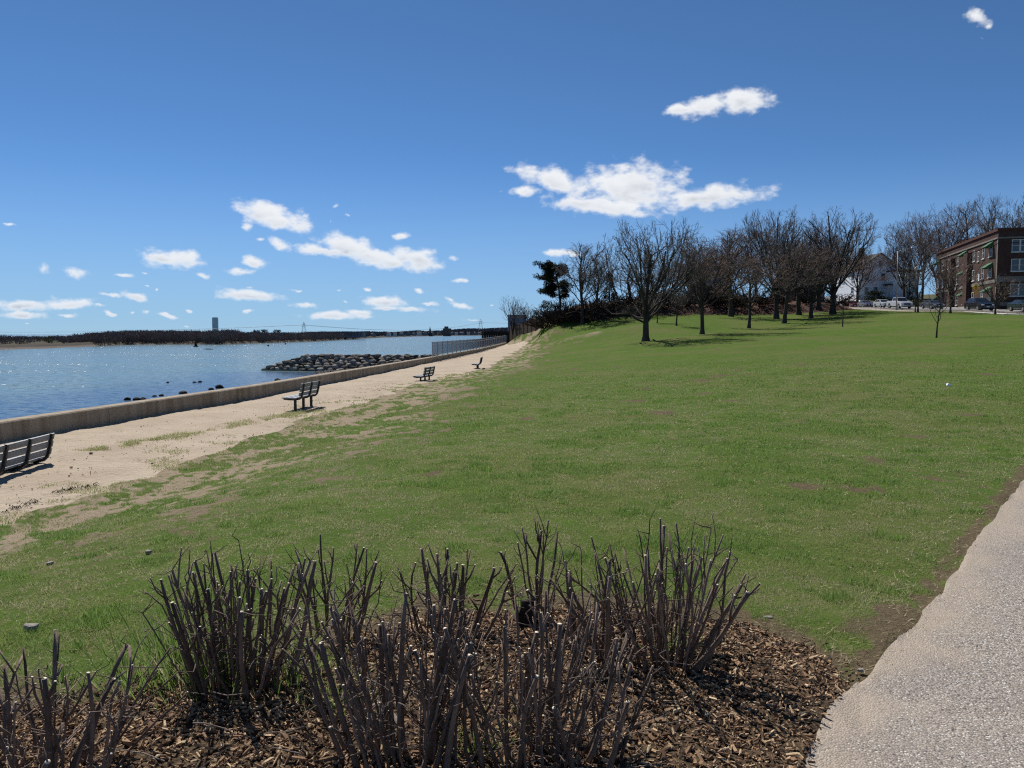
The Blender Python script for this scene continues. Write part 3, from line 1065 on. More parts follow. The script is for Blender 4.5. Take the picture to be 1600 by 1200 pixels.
g_ = np.random.default_rng(5)
yy = g_.uniform(72, 98.5, 2600)
tt = g_.uniform(.12, 1.02, 2600) ** .8
rub = shore_xyz(yy, tt) + np.array([0, 0, .02])
M_RUB = pm('rubble_stone', (.17, .15, .13), (.075, .066, .058), 2.5, .8, .3, bump=.4, island=.5)
scatter_rocks('rubble', rub, g_.uniform(.14, .46, 2600) * (.6 + .5 * g_.random(2600)), M_RUB, 'loose dark stones on the shore between jetty and seawall', 5)
yy = g_.uniform(46, 76, 2600)
tt = np.clip(g_.normal(.86, .16, 2600), .35, 1.10)
scatter_rocks('shore_pebbles', shore_xyz(yy, tt) + np.array([0, 0, .0]), g_.uniform(.10, .40, 2600), M_RUB, 'dark pebbles along the water line behind the seawall', 6)
SR = [(199, 624.5, .8, 'flat dark rock in the shallows, nearest of those above the wall'), (214, 624.5, .9, 'low wide rock in the shallows beside two smaller ones'),
      (223, 624, .75, 'round black rock in the shallows just over the wall edge'), (241, 619, .5, 'small rock at the water line above the wall'),
      (262, 597.8, .5, 'single small rock standing out in calm blue water'), (304, 597.5, .55, 'small rock of a pair standing out in calm blue water'),
      (312, 597, .7, 'larger rock of a pair standing out in calm blue water'), (285, 614.5, 1.1, 'broad dark rock where the pebbles begin along the wall'),
      (343, 606, 1.3, 'big dark rock at the pebbly water line'), (433, 594.5, 1.2, 'dark rock in wet pebbles left of the rubble'), (330, 608.5, .7, 'small rock touching the big one at the pebbly water line'),
      (252, 618, .6, 'knobbly small rock between two others at the wall edge')]
for i, (px, py, sz_, lab) in enumerate(SR):
    v = pdir(px, py)
    q = CAM + v * ((WATER_Z + .02 - CAM.z) / v.z)
    o = setp(link('shore_rock', DROCKS[i % 4]), lab.replace(' left of the', ' beside the'), 'rock', 'rocks at the water line')
    o.location = q
    o.scale = (sz_ * .75, sz_ * .6, sz_ * .45)
    o.rotation_euler = (0, 0, i * 1.3)

# ------------------------------------------------------------------ benches
def make_bench():
    t = empty('park_bench', (0, 0, 0), 0, '', 'bench', 'benches along the beach walk')
    L = 1.85
    prof = [(-.50, .395), (-.30, .375), (-.10, .372), (.02, .395), (.085, .455), (.115, .54), (.150, .70), (.185, .90)]
    for y in (-.76, 0, .76):
        mb = MB()
        pts = [(x, y, z) for x, z in prof]
        hw = .024
        vs, fs = [], []
        for i, (x, z) in enumerate(prof):
            a, b = prof[max(i - 1, 0)], prof[min(i + 1, len(prof) - 1)]
            dx, dz = b[0] - a[0], b[1] - a[1]
            l_ = math.hypot(dx, dz)
            nx, nz = -dz / l_ * .030, dx / l_ * .030
            vs += [(x + nx, y - hw, z + nz), (x + nx, y + hw, z + nz), (x - nx, y + hw, z - nz), (x - nx, y - hw, z - nz)]
        for i in range(len(prof) - 1):
            for a in range(4):
                b = (a + 1) % 4
                fs.append((i * 4 + a, i * 4 + b, i * 4 + 4 + b, i * 4 + 4 + a))
        fs += [(3, 2, 1, 0), tuple((len(prof) - 1) * 4 + a for a in range(4))]
        mb.add(vs, fs)
        mb.build('bracket', M_BLACK, t)
        MB().box((-.12, y, -.02), (.075, .075, .74)).build('pedestal', M_BLACK, t, bevel=.006)
    for k_, x in enumerate((-.43, -.275, -.12)):
        MB().box((x, 0, .435 - .008 * k_), (.142, L, .042)).build('seat_slat', M_SLAT, t, bevel=.006)
    for z, x in ((.545, .078), (.69, .112), (.835, .142)):
        Mx = Matrix.Translation((x, 0, z)) @ Matrix.Rotation(R(13), 4, 'Y')
        MB().box((0, 0, 0), (.040, L, .118), M=Mx).build('back_slat', M_SLAT, t, bevel=.006)
    return t


bench0 = make_bench()
BENCH = [(-8.90, 14.35, -.34, 4, 'grey slatted bench cut off by the picture edge, sunk in sand nearest the camera'),
         (-6.80, 26.4, -.03, -5, 'grey slatted bench on three black pedestals in front of the strip of beach grass'),
         (-4.50, 42.3, -.18, -11, 'third bench along the seawall, low in sand at the lawn corner'),
         (-2.36, 57.6, -.12, -1, 'farthest small bench seen end-on beside the lawn edge')]
for i, (x, y, dz, a, lab) in enumerate(BENCH):
    o = bench0 if i == 0 else copy_thing(bench0, (0, 0, 0))
    o.location = (x, y, -.8 + dz)
    o.rotation_euler = (0, 0, R(a))
    o['label'] = lab

# ------------------------------------------------------------------ board fence climbing the slope, timber bulkhead
def wood_fence(name, line, panel, label):
    """line: (x, y, z of the top)"""
    p0 = line[0]
    t = empty(name, (p0[0], p0[1], gz(p0[0], p0[1])), 0, label, 'fence')
    pts = along(line, panel)
    lo = t.location
    for i in range(len(pts)):
        x, y, z = pts[i]
        g0 = gz(x, y) - .3
        MB().box((x - lo.x, y - lo.y, (z + .04 + g0) / 2 - lo.z), (.13, .13, z + .04 - g0)).build('fence_post', M_WOODF, t)
        if i + 1 < len(pts):
            xb, yb, zb = pts[i + 1]
            d = Vector((xb - x, yb - y, 0))
            n = max(3, int(d.length / .2))
            rz = math.atan2(d.y, d.x)
            pan = empty('fence_panel', (x - lo.x, y - lo.y, 0), rz)
            pan.parent = t
            zt = (z + zb) / 2
            zbm = min(gz(x, y), gz(xb, yb)) - .05
            for k_ in range(n):
                u = (k_ + .5) / n * d.length
                MB().box((u, .012 * (k_ % 2), (zt + zbm) / 2 - lo.z), (d.length / n - .012, .022, zt - zbm)).build('board', M_WOODF, pan)
            for h in (.35, .8):
                MB().box((d.length / 2, .06, zbm + (zt - zbm) * h - lo.z), (d.length - .14, .05, .09)).build('rail', M_WOODF, pan)
    return t


def top_of(px, py, d):
    q = P(px, py, d)
    return (q.x, q.y, q.z)


wood_fence('board_fence', [top_of(796, 510, 146), top_of(812, 505.5, 139), top_of(836, 497, 130), top_of(853, 490, 126.5), top_of(872, 486.5, 124),
                           top_of(901, 484.5, 122.5), top_of(963, 478.5, 121.5), top_of(1010, 476, 122)], 2.4, 'brown board fence stepping up the grassy slope behind the trees')
bl = empty('timber_bulkhead', (-5.6, 153, -3.0), 0, 'dark timber bulkhead beyond the end of the seawall railing', 'fence')
for i in range(12):
    x = i * .44
    MB().box((x, .03 * (i % 2), 2.2 + 2.9 / 2 + (.1 if i % 4 == 0 else 0) - 1.2), (.42, .12, 5.4 if i % 4 else 5.6)).build('timber', M_WOODF if i == 0 else M_DARKW, bl)
MB().box((2.4, -.12, 4.6), (5.2, .14, .2)).build('cap_rail', M_DARKW, bl)
MB().box((2.4, -.12, 2.9), (5.2, .14, .2)).build('wale', M_DARKW, bl)

# ------------------------------------------------------------------ far shore
FS = [(-420, 560), (-250, 553), (0, 546.5), (60, 545), (130, 542), (200, 538.8), (300, 538), (340, 538.5), (400, 536.5), (500, 533), (560, 529.5), (600, 527.5),
      (650, 525.8), (700, 524.8), (770, 524.3), (860, 524.1)]


def far_d(px):
    y = np.interp(px, [a for a, b in FS], [b for a, b in FS])
    v = pdir(px, float(y))
    return (WATER_Z - CAM.z) / v.z * v.y


fpx = np.arange(-420, 861, 10.0)
offs = [(-2, -3.25), (3, -2.85), (6, -2.1), (9, -1.8), (45, -1.5), (150, -1.4), (420, -1.3)]
fv = []
for px in fpx:
    d0 = far_d(px)
    for o_, z in offs:
        d = d0 + o_ * max(1.0, d0 / 400)
        u = (px - 800) / FPX
        fv.append((u * d, d, z + (math.sin(px * .37) * .15 + math.sin(px * .11) * .2 if o_ > 0 else 0)))
nfo = len(offs)
fi = np.arange(len(fv)).reshape(-1, nfo)
fq = np.stack([fi[:-1, :-1], fi[1:, :-1], fi[1:, 1:], fi[:-1, 1:]], -1).reshape(-1, 4)


def _far(nt, co):
    z = nt.n('ShaderNodeSeparateXYZ', ins={0: co}).outputs[2]
    nz = nt.noise(co, .05, 5, .6).outputs[0]
    nz2 = nt.noise(co, .012, 4, .6).outputs[0]
    zz = nt.math('ADD', z, nt.math('MULTIPLY_ADD', nz, 1.2, -.6))
    c = nt.mix(nt.ramp(zz, -2.6, -2.2), (.12, .10, .085), (.045, .038, .03))
    c = nt.mix(nt.ramp(zz, -2.0, -1.6), c, nt.mix(nt.ramp(nz2, .4, .6), (.060, .062, .026), (.050, .042, .030)))
    finish(nt, c, .95, .1)


setp(link('far_shore', np_mesh('far_shore', np.array(fv), fq, [ground_mat('far_shore', _far)], smooth=True)), 'low muddy and grassy shore across the bay', kind='structure')

M_FARTWIG = pm('far_twigs', (.20, .16, .150), (.13, .105, .10), .2, .95, .1, bump=0, island=.35)
M_FARGREEN = pm('far_needles', (.022, .032, .018), (.015, .022, .013), .2, .95, .1, bump=0, island=.3)


def twig_cloud(g, base, H, W, n, tw, low=.12):
    """one distant bare tree: trunk and thin upswept twigs, as triangles"""
    r_ = g.random(n) ** .5
    th = g.uniform(0, 6.283, n)
    u = g.uniform(low, .86, n)
    prof = np.sqrt(np.clip(1 - ((u - .52) / .52) ** 2, 0, 1))
    p = np.stack([np.cos(th) * r_ * prof * W * .5, np.sin(th) * r_ * prof * W * .5, u * H], 1)
    d = np.stack([np.cos(th) * r_ * .7, np.sin(th) * r_ * .7, np.full(n, .8)], 1) + g.normal(0, .35, (n, 3))
    d /= np.linalg.norm(d, axis=1)[:, None]
    q = p + d * (H * g.uniform(.10, .24, n))[:, None]
    q[:, 2] = np.minimum(q[:, 2], H)
    sd_ = np.cross(d, np.array([0, 1, 0])) + 1e-4
    sd_ /= np.linalg.norm(sd_, axis=1)[:, None]
    t = np.stack([p - sd_ * tw, p + sd_ * tw, q], 1)
    tr = np.array([[[-W * .02 - tw * .5, 0, -1], [W * .02 + tw * .5, 0, -1], [0, 0, H * .8]]])
    return np.concatenate([t, tr]) + np.array(base)


YTOP = [(-420, 528), (-250, 526), (-30, 526), (0, 526), (12, 523.5), (25, 529), (60, 527), (80, 523), (100, 524), (112, 527), (118, 521.5), (130, 520), (160, 517),
        (185, 515), (200, 514), (300, 514.5), (330, 514.5), (368, 512.5), (380, 517.5), (420, 517.5), (450, 518.5), (470, 517.5), (500, 517), (530, 517), (560, 518), (600, 519)]
YX, YV = [a for a, b in YTOP], [b for a, b in YTOP]
gw = np.random.default_rng(31)
tris = []
for i in range(1400):
    px = gw.uniform(112, 560) if i < 1050 else gw.uniform(-420, 112)
    d0 = float(far_d(px))
    back = gw.uniform(0, 1) ** 1.5
    d = d0 + (5 if px > 150 else 22) + back * (70 if px > 112 else 340) * max(1, d0 / 500)
    yt = float(np.interp(px, YX, YV)) + gw.uniform(-.8, 2.2) * (1 if px > 112 else 1.6) + gw.uniform(0, 1) ** 4 * 4 + (1 - back) * gw.uniform(0, 9) * (1 if px < 380 else .5)
    x = (px - 800) / FPX * d
    zb = -2.0
    H = max(2.6, CAM.z + (522 - yt) * d / FPX - zb)
    sc = d / 400
    tris.append(twig_cloud(gw, (x, d, zb), H, gw.uniform(4.0, 8) * max(.8, sc), 105, .10 * sc + .035, .02))
tris = np.concatenate(tris)
setp(link('woods', np_mesh('woods', tris.reshape(-1, 3), np.arange(len(tris) * 3).reshape(-1, 3), [M_FARTWIG])), 'dark leafless woods along the far shore of the bay', kind='stuff')

YT2 = [(520, 517.5), (580, 517), (620, 518), (645, 516), (655, 515.5), (665, 517), (690, 515.5), (710, 514), (730, 512.5), (750, 512.5), (790, 511), (830, 512), (860, 512)]
tris = []
for i in range(800):
    px = gw.uniform(520, 860)
    d = gw.uniform(1.05, 1.5) * float(far_d(px))
    yt = float(np.interp(px, [a for a, b in YT2], [b for a, b in YT2])) + gw.uniform(0, 1.6) ** 1.5
    x = (px - 800) / FPX * d
    H = max(5, CAM.z + (522 - yt) * d / FPX + 1)
    tris.append(twig_cloud(gw, (x, d, -1), H, gw.uniform(1.2, 2.4) * H * .6, 46, d / 1400.0, .02))
tris = np.concatenate(tris)
M_TOWNTWIG = pm('far_town_trees', (.13, .125, .14), (.10, .098, .115), .02, .95, .1, bump=0, island=.3)  # distance haze put into the twig colour as a blue grey
setp(link('far_woods', np_mesh('far_woods', tris.reshape(-1, 3), np.arange(len(tris) * 3).reshape(-1, 3), [M_TOWNTWIG])), 'line of haze tinted trees around the town at the head of the bay', kind='stuff')


def far_tree(px, ybase, ytop, d, wpx, mats, label, name='far_tree', cat='tree', n=160, grp='single trees on the far shore'):
    b = P(px, ybase, d)
    H = (ybase - ytop) * d / FPX
    W = wpx * d / FPX
    t = empty(name, b, 0, label, cat, grp)
    tr = twig_cloud(gw, (0, 0, 0), H, W, n, .14 * d / 400, .18)
    link('crown', np_mesh('crown', tr.reshape(-1, 3), np.arange(len(tr) * 3).reshape(-1, 3), [mats]), t)
    MB().tube([(0, 0, -.5), (0, 0, H * .75)], [W * .05, W * .02], 5).build('trunk', M_FARTWIG, t)


M_WILLOW = pm('far_willow', (.16, .15, .045), (.11, .11, .04), .3, .9, .1, bump=0, island=.3)
far_tree(76, 540, 524, 290, 14, M_WILLOW, 'yellow green willow on the far grassy bank', n=150)
far_tree(8, 541, 522, 262, 22, M_FARTWIG, 'round bare tree on the far bank by the picture edge', n=190)
far_tree(48, 538, 525.5, 300, 12, M_FARTWIG, 'small bare tree on the low far bank between round tree and willow', n=110)
far_tree(118, 540, 519.5, 320, 9, M_FARTWIG, 'tall bare tree where the dark far woods begin', n=120)
far_tree(401, 532, 514.5, 470, 11, M_FARGREEN, 'dark round pine, first of three past the far woods', n=230)
far_tree(413.5, 532, 513.8, 475, 10, M_FARGREEN, 'dark pine in the middle of three on the far shore', n=230)
far_tree(433, 531, 514.0, 480, 13, M_FARGREEN, 'broad dark pine standing apart from two others', n=260)


# ------------------------------------------------------------------ far buildings, pylons, marks in the water
def gable(name, loc, w, l, h, rh, rz, wall_m, roof_m, label, cat='house', group=None, eave=.3, parent_parts=True):
    """a house: walls w wide (x) and l long (y), ridge along y"""
    t = empty(name, loc, rz, label, cat, group)
    mb = MB().prism([(-w / 2, -3.0), (w / 2, -3.0), (w / 2, h), (0, h + rh), (-w / 2, h)], 'y', -l / 2, l / 2)
    mb.build('wall', wall_m, t)
    th = .18
    k_ = rh / (w / 2)
    e = eave
    rf = MB()
    rf.prism([(-w / 2 - e, h - e * k_ + .02), (0, h + rh + .02), (w / 2 + e, h - e * k_ + .02), (w / 2 + e, h - e * k_ + .02 + th), (0, h + rh + .02 + th * 1.2), (-w / 2 - e, h - e * k_ + .02 + th)], 'y', -l / 2 - e, l / 2 + e)
    rf.build('roof', roof_m, t)
    return t


FARW = [pm('far_wall_%s' % n, c, tuple(v * .85 for v in c), .05, .9, .1, bump=0) for n, c in
        (('white', (.62, .64, .68)), ('grey', (.22, .23, .26)), ('tan', (.28, .25, .22)), ('blue', (.17, .19, .24)), ('brick', (.13, .09, .08)))]
M_FARROOF = pm('far_roof', (.075, .075, .085), (.06, .06, .07), .05, .9, .1, bump=0)
TOWN = [(566, 525, 9, 3.0, 3, 'long blue grey'), (583, 524.5, 6, 2.4, 1, 'grey'), (607, 523.8, 8, 3.2, 0, 'wide white'), (617, 523.5, 6, 3.4, 0, 'tall white'), (628, 523.6, 6, 2.6, 1, 'small grey'),
        (638, 523.2, 6, 3.6, 3, 'tall blue grey'), (647, 523.4, 5, 2.4, 1, 'low grey'), (655, 523.2, 8, 3.4, 0, 'broad pale'), (664, 523, 6, 3.4, 1, 'dark grey'), (674, 523, 8, 3.6, 3, 'slate coloured'),
        (686.5, 523.4, 6, 3.2, 2, 'gabled tan'), (697, 522.8, 9, 2.6, 0, 'bright white'), (706, 523, 5, 3.0, 1, 'narrow grey'), (713, 522.4, 6, 2.6, 0, 'small white'), (722, 523, 7, 3.0, 3, 'bluish'),
        (732, 523, 6, 2.8, 0, 'low white'), (741, 522.8, 7, 3.0, 2, 'buff'), (749, 523, 6, 2.4, 3, 'dim blue')]
for i, (px, yb, wpx, hpx, ci, nm) in enumerate(TOWN):
    d = float(far_d(px)) * 1.03 + 22
    b = P(px, yb, d)
    s_ = d / FPX
    near = ('near the low waterfront building', 'below the church spire', 'below the brick tower block', 'towards the hill with the far pylon')[0 if px < 612 else 1 if px < 682 else 2 if px < 718 else 3]
    gable('far_house', (b.x, b.y, -1.2), wpx * s_, wpx * s_ * .8, hpx * s_ * .85 + 1.5, hpx * s_ * .55, R((i * 37) % 90 if ci else 90), FARW[ci], M_FARROOF,
          '%s house across the water, %s' % (nm, near), group='town houses at the head of the bay')
# low waterfront building with a row of posts
d = float(far_d(535)) + 25
b0 = P(497, 528, d)
b1 = P(566, 528, d)
t = empty('waterfront_building', (b0.x, d, -1.2), 0, 'long low grey blue waterfront building on the far shore', 'building')
Lw = b1.x - b0.x
MB().box((Lw / 2, 8, 2.2), (Lw, 14, 4.4)).build('wall', FARW[3], t)
MB().box((Lw / 2, 8, 4.7), (Lw + 1, 16, .5)).build('roof', M_FARROOF, t)
for i in range(14):
    MB().box((Lw * (i + .5) / 14, .8, 2.6), (Lw / 14 * .55, .3, 1.7)).build('window', M_GLASS, t)
# brick block, spire, tall tower, blue building
d = 1850
b = P(698, 522, d)
t = empty('tower_block', (b.x, d, -1), 0, 'dark brick block standing above the far town', 'building')
s_ = d / FPX
MB().box((0, 8, 4 * s_), (12 * s_, 14, 10.5 * s_ + 4)).build('wall', FARW[4], t)
MB().box((-1 * s_, 8, 11.2 * s_ + 1), (6 * s_, 8, 3.6 * s_)).build('penthouse', FARW[4], t)
for r_ in range(4):
    for c_ in range(5):
        MB().box(((-4.6 + 2.3 * c_) * s_, .8, (2.2 + 1.9 * r_) * s_), (1.1 * s_, .5, .9 * s_)).build('window', M_GLASS, t)
d = 1700
b = P(672, 522, d)
t = empty('church', (b.x, d, -1), 0, 'slender dark church spire over the far town roofs', 'church')
MB().box((0, 0, 4), (3.4, 3.4, 12)).build('tower', M_FARROOF, t)
mb = MB()
mb.add([(-1.9, -1.9, 10.0), (1.9, -1.9, 10.0), (1.9, 1.9, 10.0), (-1.9, 1.9, 10.0), (0, 0, 19.5)], [(3, 2, 1, 0), (0, 1, 4), (1, 2, 4), (2, 3, 4), (3, 0, 4)])
mb.build('spire', M_FARROOF, t)
MB().prism([(-4, -2), (4, -2), (4, 4), (0, 8), (-4, 4)], 'y', 1.8, 22).build('nave', M_FARROOF, t)
d = 2600
b = P(336.7, 522, d)
s_ = d / FPX
M_TOWER = pm('tower_glass', (.42, .48, .56), (.37, .43, .51), .03, .5, .4, bump=0)
M_TOWERL = pm('tower_fin', (.55, .60, .66), (.50, .55, .62), .03, .6, .4, bump=0)
t = empty('high_rise', (b.x, d, -1), R(12), 'single bluish high rise tower above the far woods', 'tower')
MB().box((0, 0, 13 * s_), (8.0 * s_, 8 * s_, 26 * s_)).build('shaft', M_TOWER, t)
MB().box((0, 0, 26.4 * s_), (7.0 * s_, 7 * s_, 1.6 * s_)).build('crown_storey', M_TOWERL, t)
for i in range(9):
    MB().box(((-3.6 + .9 * i) * s_, -4.02 * s_, 12.5 * s_), (.30 * s_, .3 * s_, 25 * s_)).build('fin', M_TOWERL, t)
M_BLUE = pm('blue_cladding', (.20, .26, .35), (.17, .22, .30), .3, .6, .4, bump=.05)
t = empty('metal_building', (P(808, 522, 285).x, 285, gz(2, 285)), 0, 'plain blue grey building glimpsed behind bare saplings and the board fence', 'building')
MB().box((0, 5, 3.2), (6.6, 10, 8.4)).build('wall', M_BLUE, t)
MB().box((0, 5, 7.52), (6.9, 10.3, .24)).build('roof', M_TOWERL, t)
for i in range(9):
    MB().box((-3.0 + .75 * i, -.03, 3.2), (.09, .06, 8.3)).build('cladding_rib', M_BLUE, t)
# pylons and their wires
M_PYL = pm('pylon_steel', (.26, .28, .31), (.22, .24, .27), .2, .6, .4, bump=0)


def pylon(px, ytop, d, label):
    b = P(px, 522, d)
    H = (522 - ytop) * d / FPX + CAM.z + 1
    t = empty('pylon', (b.x, d, -1), 0, label, 'pylon', 'power line pylons')
    w, r_ = H * .19, max(.14, d / 6500)
    leg = MB()
    for sx_ in (-1, 1):
        for sy_ in (-1, 1):
            leg.tube([(sx_ * w, sy_ * w, 0), (sx_ * w * .18, sy_ * w * .18, H * .92), (0, 0, H)], r_, 4)
    leg.build('tower_leg', M_PYL, t)
    br = MB()
    for i in range(6):
        z0, z1 = H * i * .15, H * (i + 1) * .15
        a0, a1 = w * (1 - .89 * i * .15), w * (1 - .89 * (i + 1) * .15)
        br.tube([(-a0, -a0, z0), (a1, -a1, z1)], r_ * .5, 3)
        br.tube([(a0, -a0, z0), (-a1, -a1, z1)], r_ * .5, 3)
    br.build('bracing', M_PYL, t)
    for k_, zz in enumerate((.72, .86)):
        MB().box((0, 0, H * zz), (H * (.34 - .08 * k_), r_ * 2, r_ * 2)).build('cross_arm', M_PYL, t)
    return Vector((b.x, d, -1 + H * .8))


w1_ = pylon(475, 503.5, 900, 'lattice pylon standing over the low far shore beyond the rock jetty')
w2_ = pylon(751, 499, 2100, 'far lattice pylon on the hill behind the railing')
wire = MB()
for a, b, sag in ((Vector((-1050, 1100, 14)), w1_, 9), (w1_, w2_, 12), (w2_, Vector((900, 2500, 40)), 12)):
    for off_ in (-3.0, 3.0):
        pts = [a.lerp(b, i / 12) + Vector((off_, 0, -sag * 4 * (i / 12) * (1 - i / 12))) for i in range(13)]
        wire.tube(pts, .11, 3)
setp(wire.build('power_line', M_PYL), 'thin power lines strung across the bay between two pylons', 'cable')
# marks in the water
def on_water(px, py):
    v = pdir(px, py)
    return CAM + v * ((WATER_Z - CAM.z) / v.z)


q = on_water(306, 541.8)
t = empty('channel_marker', q, .4, 'dark stone day mark standing in the bay', 'marker')
mb = MB()
mb.hexa([(-.95, -.6, -.3), (.95, -.6, -.3), (.95, .6, -.3), (-.95, .6, -.3)], [(-.75, -.5, .35), (.75, -.5, .35), (.75, .5, .35), (-.75, .5, .35)])
mb.build('plinth', M_ROCK[2], t)
mb = MB()
mb.hexa([(-.55, -.4, .35), (.5, -.4, .35), (.5, .4, .35), (-.55, .4, .35)], [(-.28, -.25, 1.35), (.36, -.25, 1.45), (.36, .25, 1.45), (-.28, .25, 1.35)])
mb.build('pillar', M_ROCK[2], t)
q = on_water(325, 546)
o = setp(link('ledge_rock', DROCKS[0]), 'long flat rock ledge awash in the bay', 'rock')
o.location, o.scale = q, (3.6, 1.2, .55)
q = on_water(372, 536.8)
o = setp(link('shoal_rock', DROCKS[1]), 'low dark rock just off the far wooded shore', 'rock')
o.location, o.scale = q, (3.8, 1.6, 1.6)
for px, py, lab in ((419, 541, 'small dark mooring buoy in the bay, nearer of two'), (446, 538, 'small dark mooring buoy farther out beyond its twin'), (693, 530, 'tiny buoy on the water beside the railing')):
    q = on_water(px, py)
    t = empty('buoy', q, 0, lab, 'buoy', 'mooring buoys')
    MB().tube([(0, 0, -.3), (0, 0, 0), (0, 0, .3), (0, 0, .55), (0, 0, .62)], [.25, .42, .42, .22, .05], 8).build('float', M_BLACK, t, smooth=True)
    MB().tube([(0, 0, .55), (0, 0, .95)], .05, 5).build('mast', M_BLACK, t)


# ------------------------------------------------------------------ bare trees
M_BARK = pm('bark_dark', (.075, .062, .053), (.042, .035, .031), 2.5, .95, .1, bump=.6, bscale=9, bdist=.04, stretch=(1, 1, .3))
M_TWIG = pm('twig_grey', (.27, .215, .185), (.18, .147, .128), 1.2, .9, .12, bump=0, island=.3)
M_TWIGR = pm('twig_reddish', (.32, .22, .182), (.21, .15, .128), 1.2, .9, .12, bump=0, island=.3)
M_TWIGP = pm('twig_pale', (.22, .165, .125), (.14, .105, .085), 1.2, .9, .12, bump=0, island=.3)


def rot_about(v, axis, a):
    c, s = math.cos(a), math.sin(a)
    k = axis
    return v * c + k.cross(v) * s + k * (k.dot(v) * (1 - c))


def gen_tree(seed, trunk=.2, limbs=6, spread=52, lev=5, kids=(6, 6, 5, 5, 6), lens=(.62, .55, .5, .5, .5), up=.10, wig=.16, r0=.020, lean=0.0, multi=1, low=.75, cont=.5, dome=(.57, .48, .45)):
    """limb segments of a bare tree about 1 unit tall: rows (p0, p1, r0, r1, level); the crown fills a dome (centre height, half width, half height)"""
    rr = random.Random(seed)
    out = []
    cz, dx, dz = dome

    def outside(q):
        return ((q.x / dx) ** 2 + (q.y / dx) ** 2 + ((q.z - cz) / dz) ** 2) > 1.0 + .25 * rr.random() - .12

    def branch(p, d, L, r, l):
        ns = 5 if l <= 1 else 4 if l == 2 else 3 if l == 3 else 2 if l < lev else 1
        pts = [p]
        rs = [r]
        for i in range(ns):
            ax = Vector((rr.gauss(0, 1), rr.gauss(0, 1), rr.gauss(0, 1))) * wig * (1.0 if l else .25)
            d = (d + ax + Vector((0, 0, up))).normalized()
            p = p + d * (L / ns)
            pts.append(p)
            rs.append(r * (1 - (.45 if l else .25) * (i + 1) / ns) if l < lev else r * .4)
        for i in range(ns):
            out.append((*pts[i], *pts[i + 1], rs[i], rs[i + 1], l))
        if l >= lev:
            return
        n = kids[min(l, len(kids) - 1)] if l else limbs
        az0 = rr.uniform(0, 6.28)
        for k in range(n):
            if l == 0:
                t = low + (1 - low) * (k + .5) / n
            else:
                t = .24 + .76 * (k + rr.uniform(.2, .9)) / n
            t = min(t, .999)
            i = min(int(t * ns), ns - 1)
            f = t * ns - i
            q = pts[i].lerp(pts[i + 1], f)
            dd = (pts[i + 1] - pts[i]).normalized()
            ax = dd.orthogonal().normalized()
            ax = rot_about(ax, dd, az0 + k * 2.4 + rr.uniform(-.4, .4))
            ang_ = R(spread) * (.40 + .95 * ((k * 5 % n) + .5) / n) if l == 0 else R(44) * rr.uniform(.55, 1.15)
            nd = rot_about(dd, ax, ang_)
            if l and nd.z < -.15:
                nd.z *= .3
                nd.normalize()
            ll = lens[min(l, len(lens) - 1)] * (L if l else 1.0) * rr.uniform(.75, 1.15) * (1.12 - .35 * t if l else 1.0)
            if l >= 1:
                for _ in range(5):
                    if not outside(q + nd * ll):
                        break
                    ll *= .72
            branch(q, nd, ll, rs[i] * (.55 if l else .48) * rr.uniform(.8, 1.05), l + 1)
        if l == 0 and cont:
            branch(pts[-1], (d + Vector((rr.gauss(0, .12), rr.gauss(0, .12), .2))).normalized(), lens[0] * cont * 1.6, rs[-1] * .8, 1)

    for m in range(multi):
        a = 6.28 * m / multi + rr.uniform(-.3, .3)
        tilt = lean if multi == 1 else .30
        d = Vector((math.cos(a) * tilt, math.sin(a) * tilt, 1)).normalized() if multi > 1 else Vector((lean, 0, 1)).normalized()
        branch(Vector((0, 0, 0)), d, trunk * rr.uniform(.85, 1.1) if multi > 1 else trunk, r0, 0)
    return np.array(out)


def seg_mesh(name, seg, n, mat, smooth=True):
    """branch rows as tapered prisms with n sides; n = 1: thin twigs as single long triangles, n = 2: as flat ribbons"""
    p0, p1, ra, rb = seg[:, 0:3], seg[:, 3:6], seg[:, 6], seg[:, 7]
    d = p1 - p0
    p1 = p1 + d * .06
    d = d / np.maximum(np.linalg.norm(d, axis=1), 1e-9)[:, None]
    a = np.cross(d, np.where(np.abs(d[:, 2:3]) < .8, np.array([[0, 0, 1.0]]), np.array([[1.0, 0, 0]])))
    a /= np.linalg.norm(a, axis=1)[:, None]
    b = np.cross(d, a)
    N = len(seg)
    if n <= 2:
        g = np.random.default_rng(N)
        th = g.uniform(0, np.pi, N)[:, None]
        w = (a * np.cos(th) + b * np.sin(th)) * ra[:, None]
        if n == 1:
            v = np.stack([p0 - w, p0 + w, p1], 1)
        else:
            v = np.stack([p0 - w, p0 + w, p1 + w * .75, p1 - w * .75], 1)
        k_ = v.shape[1]
        return np_mesh(name, v.reshape(-1, 3), np.arange(N * k_).reshape(-1, k_), [mat], False)
    th = np.arange(n) / n * 2 * np.pi
    ring = np.cos(th)[None, :, None] * a[:, None] + np.sin(th)[None, :, None] * b[:, None]
    v = np.stack([p0[:, None] + ring * ra[:, None, None], p1[:, None] + ring * rb[:, None, None]], 1)
    base = (np.arange(N) * 2 * n)[:, None]
    k = np.arange(n)[None]
    k2 = (k + 1) % n
    f = np.stack([base + k, base + k2, base + n + k2, base + n + k], -1).reshape(-1, 4)
    return np_mesh(name, v.reshape(-1, 3), f, [mat], smooth)


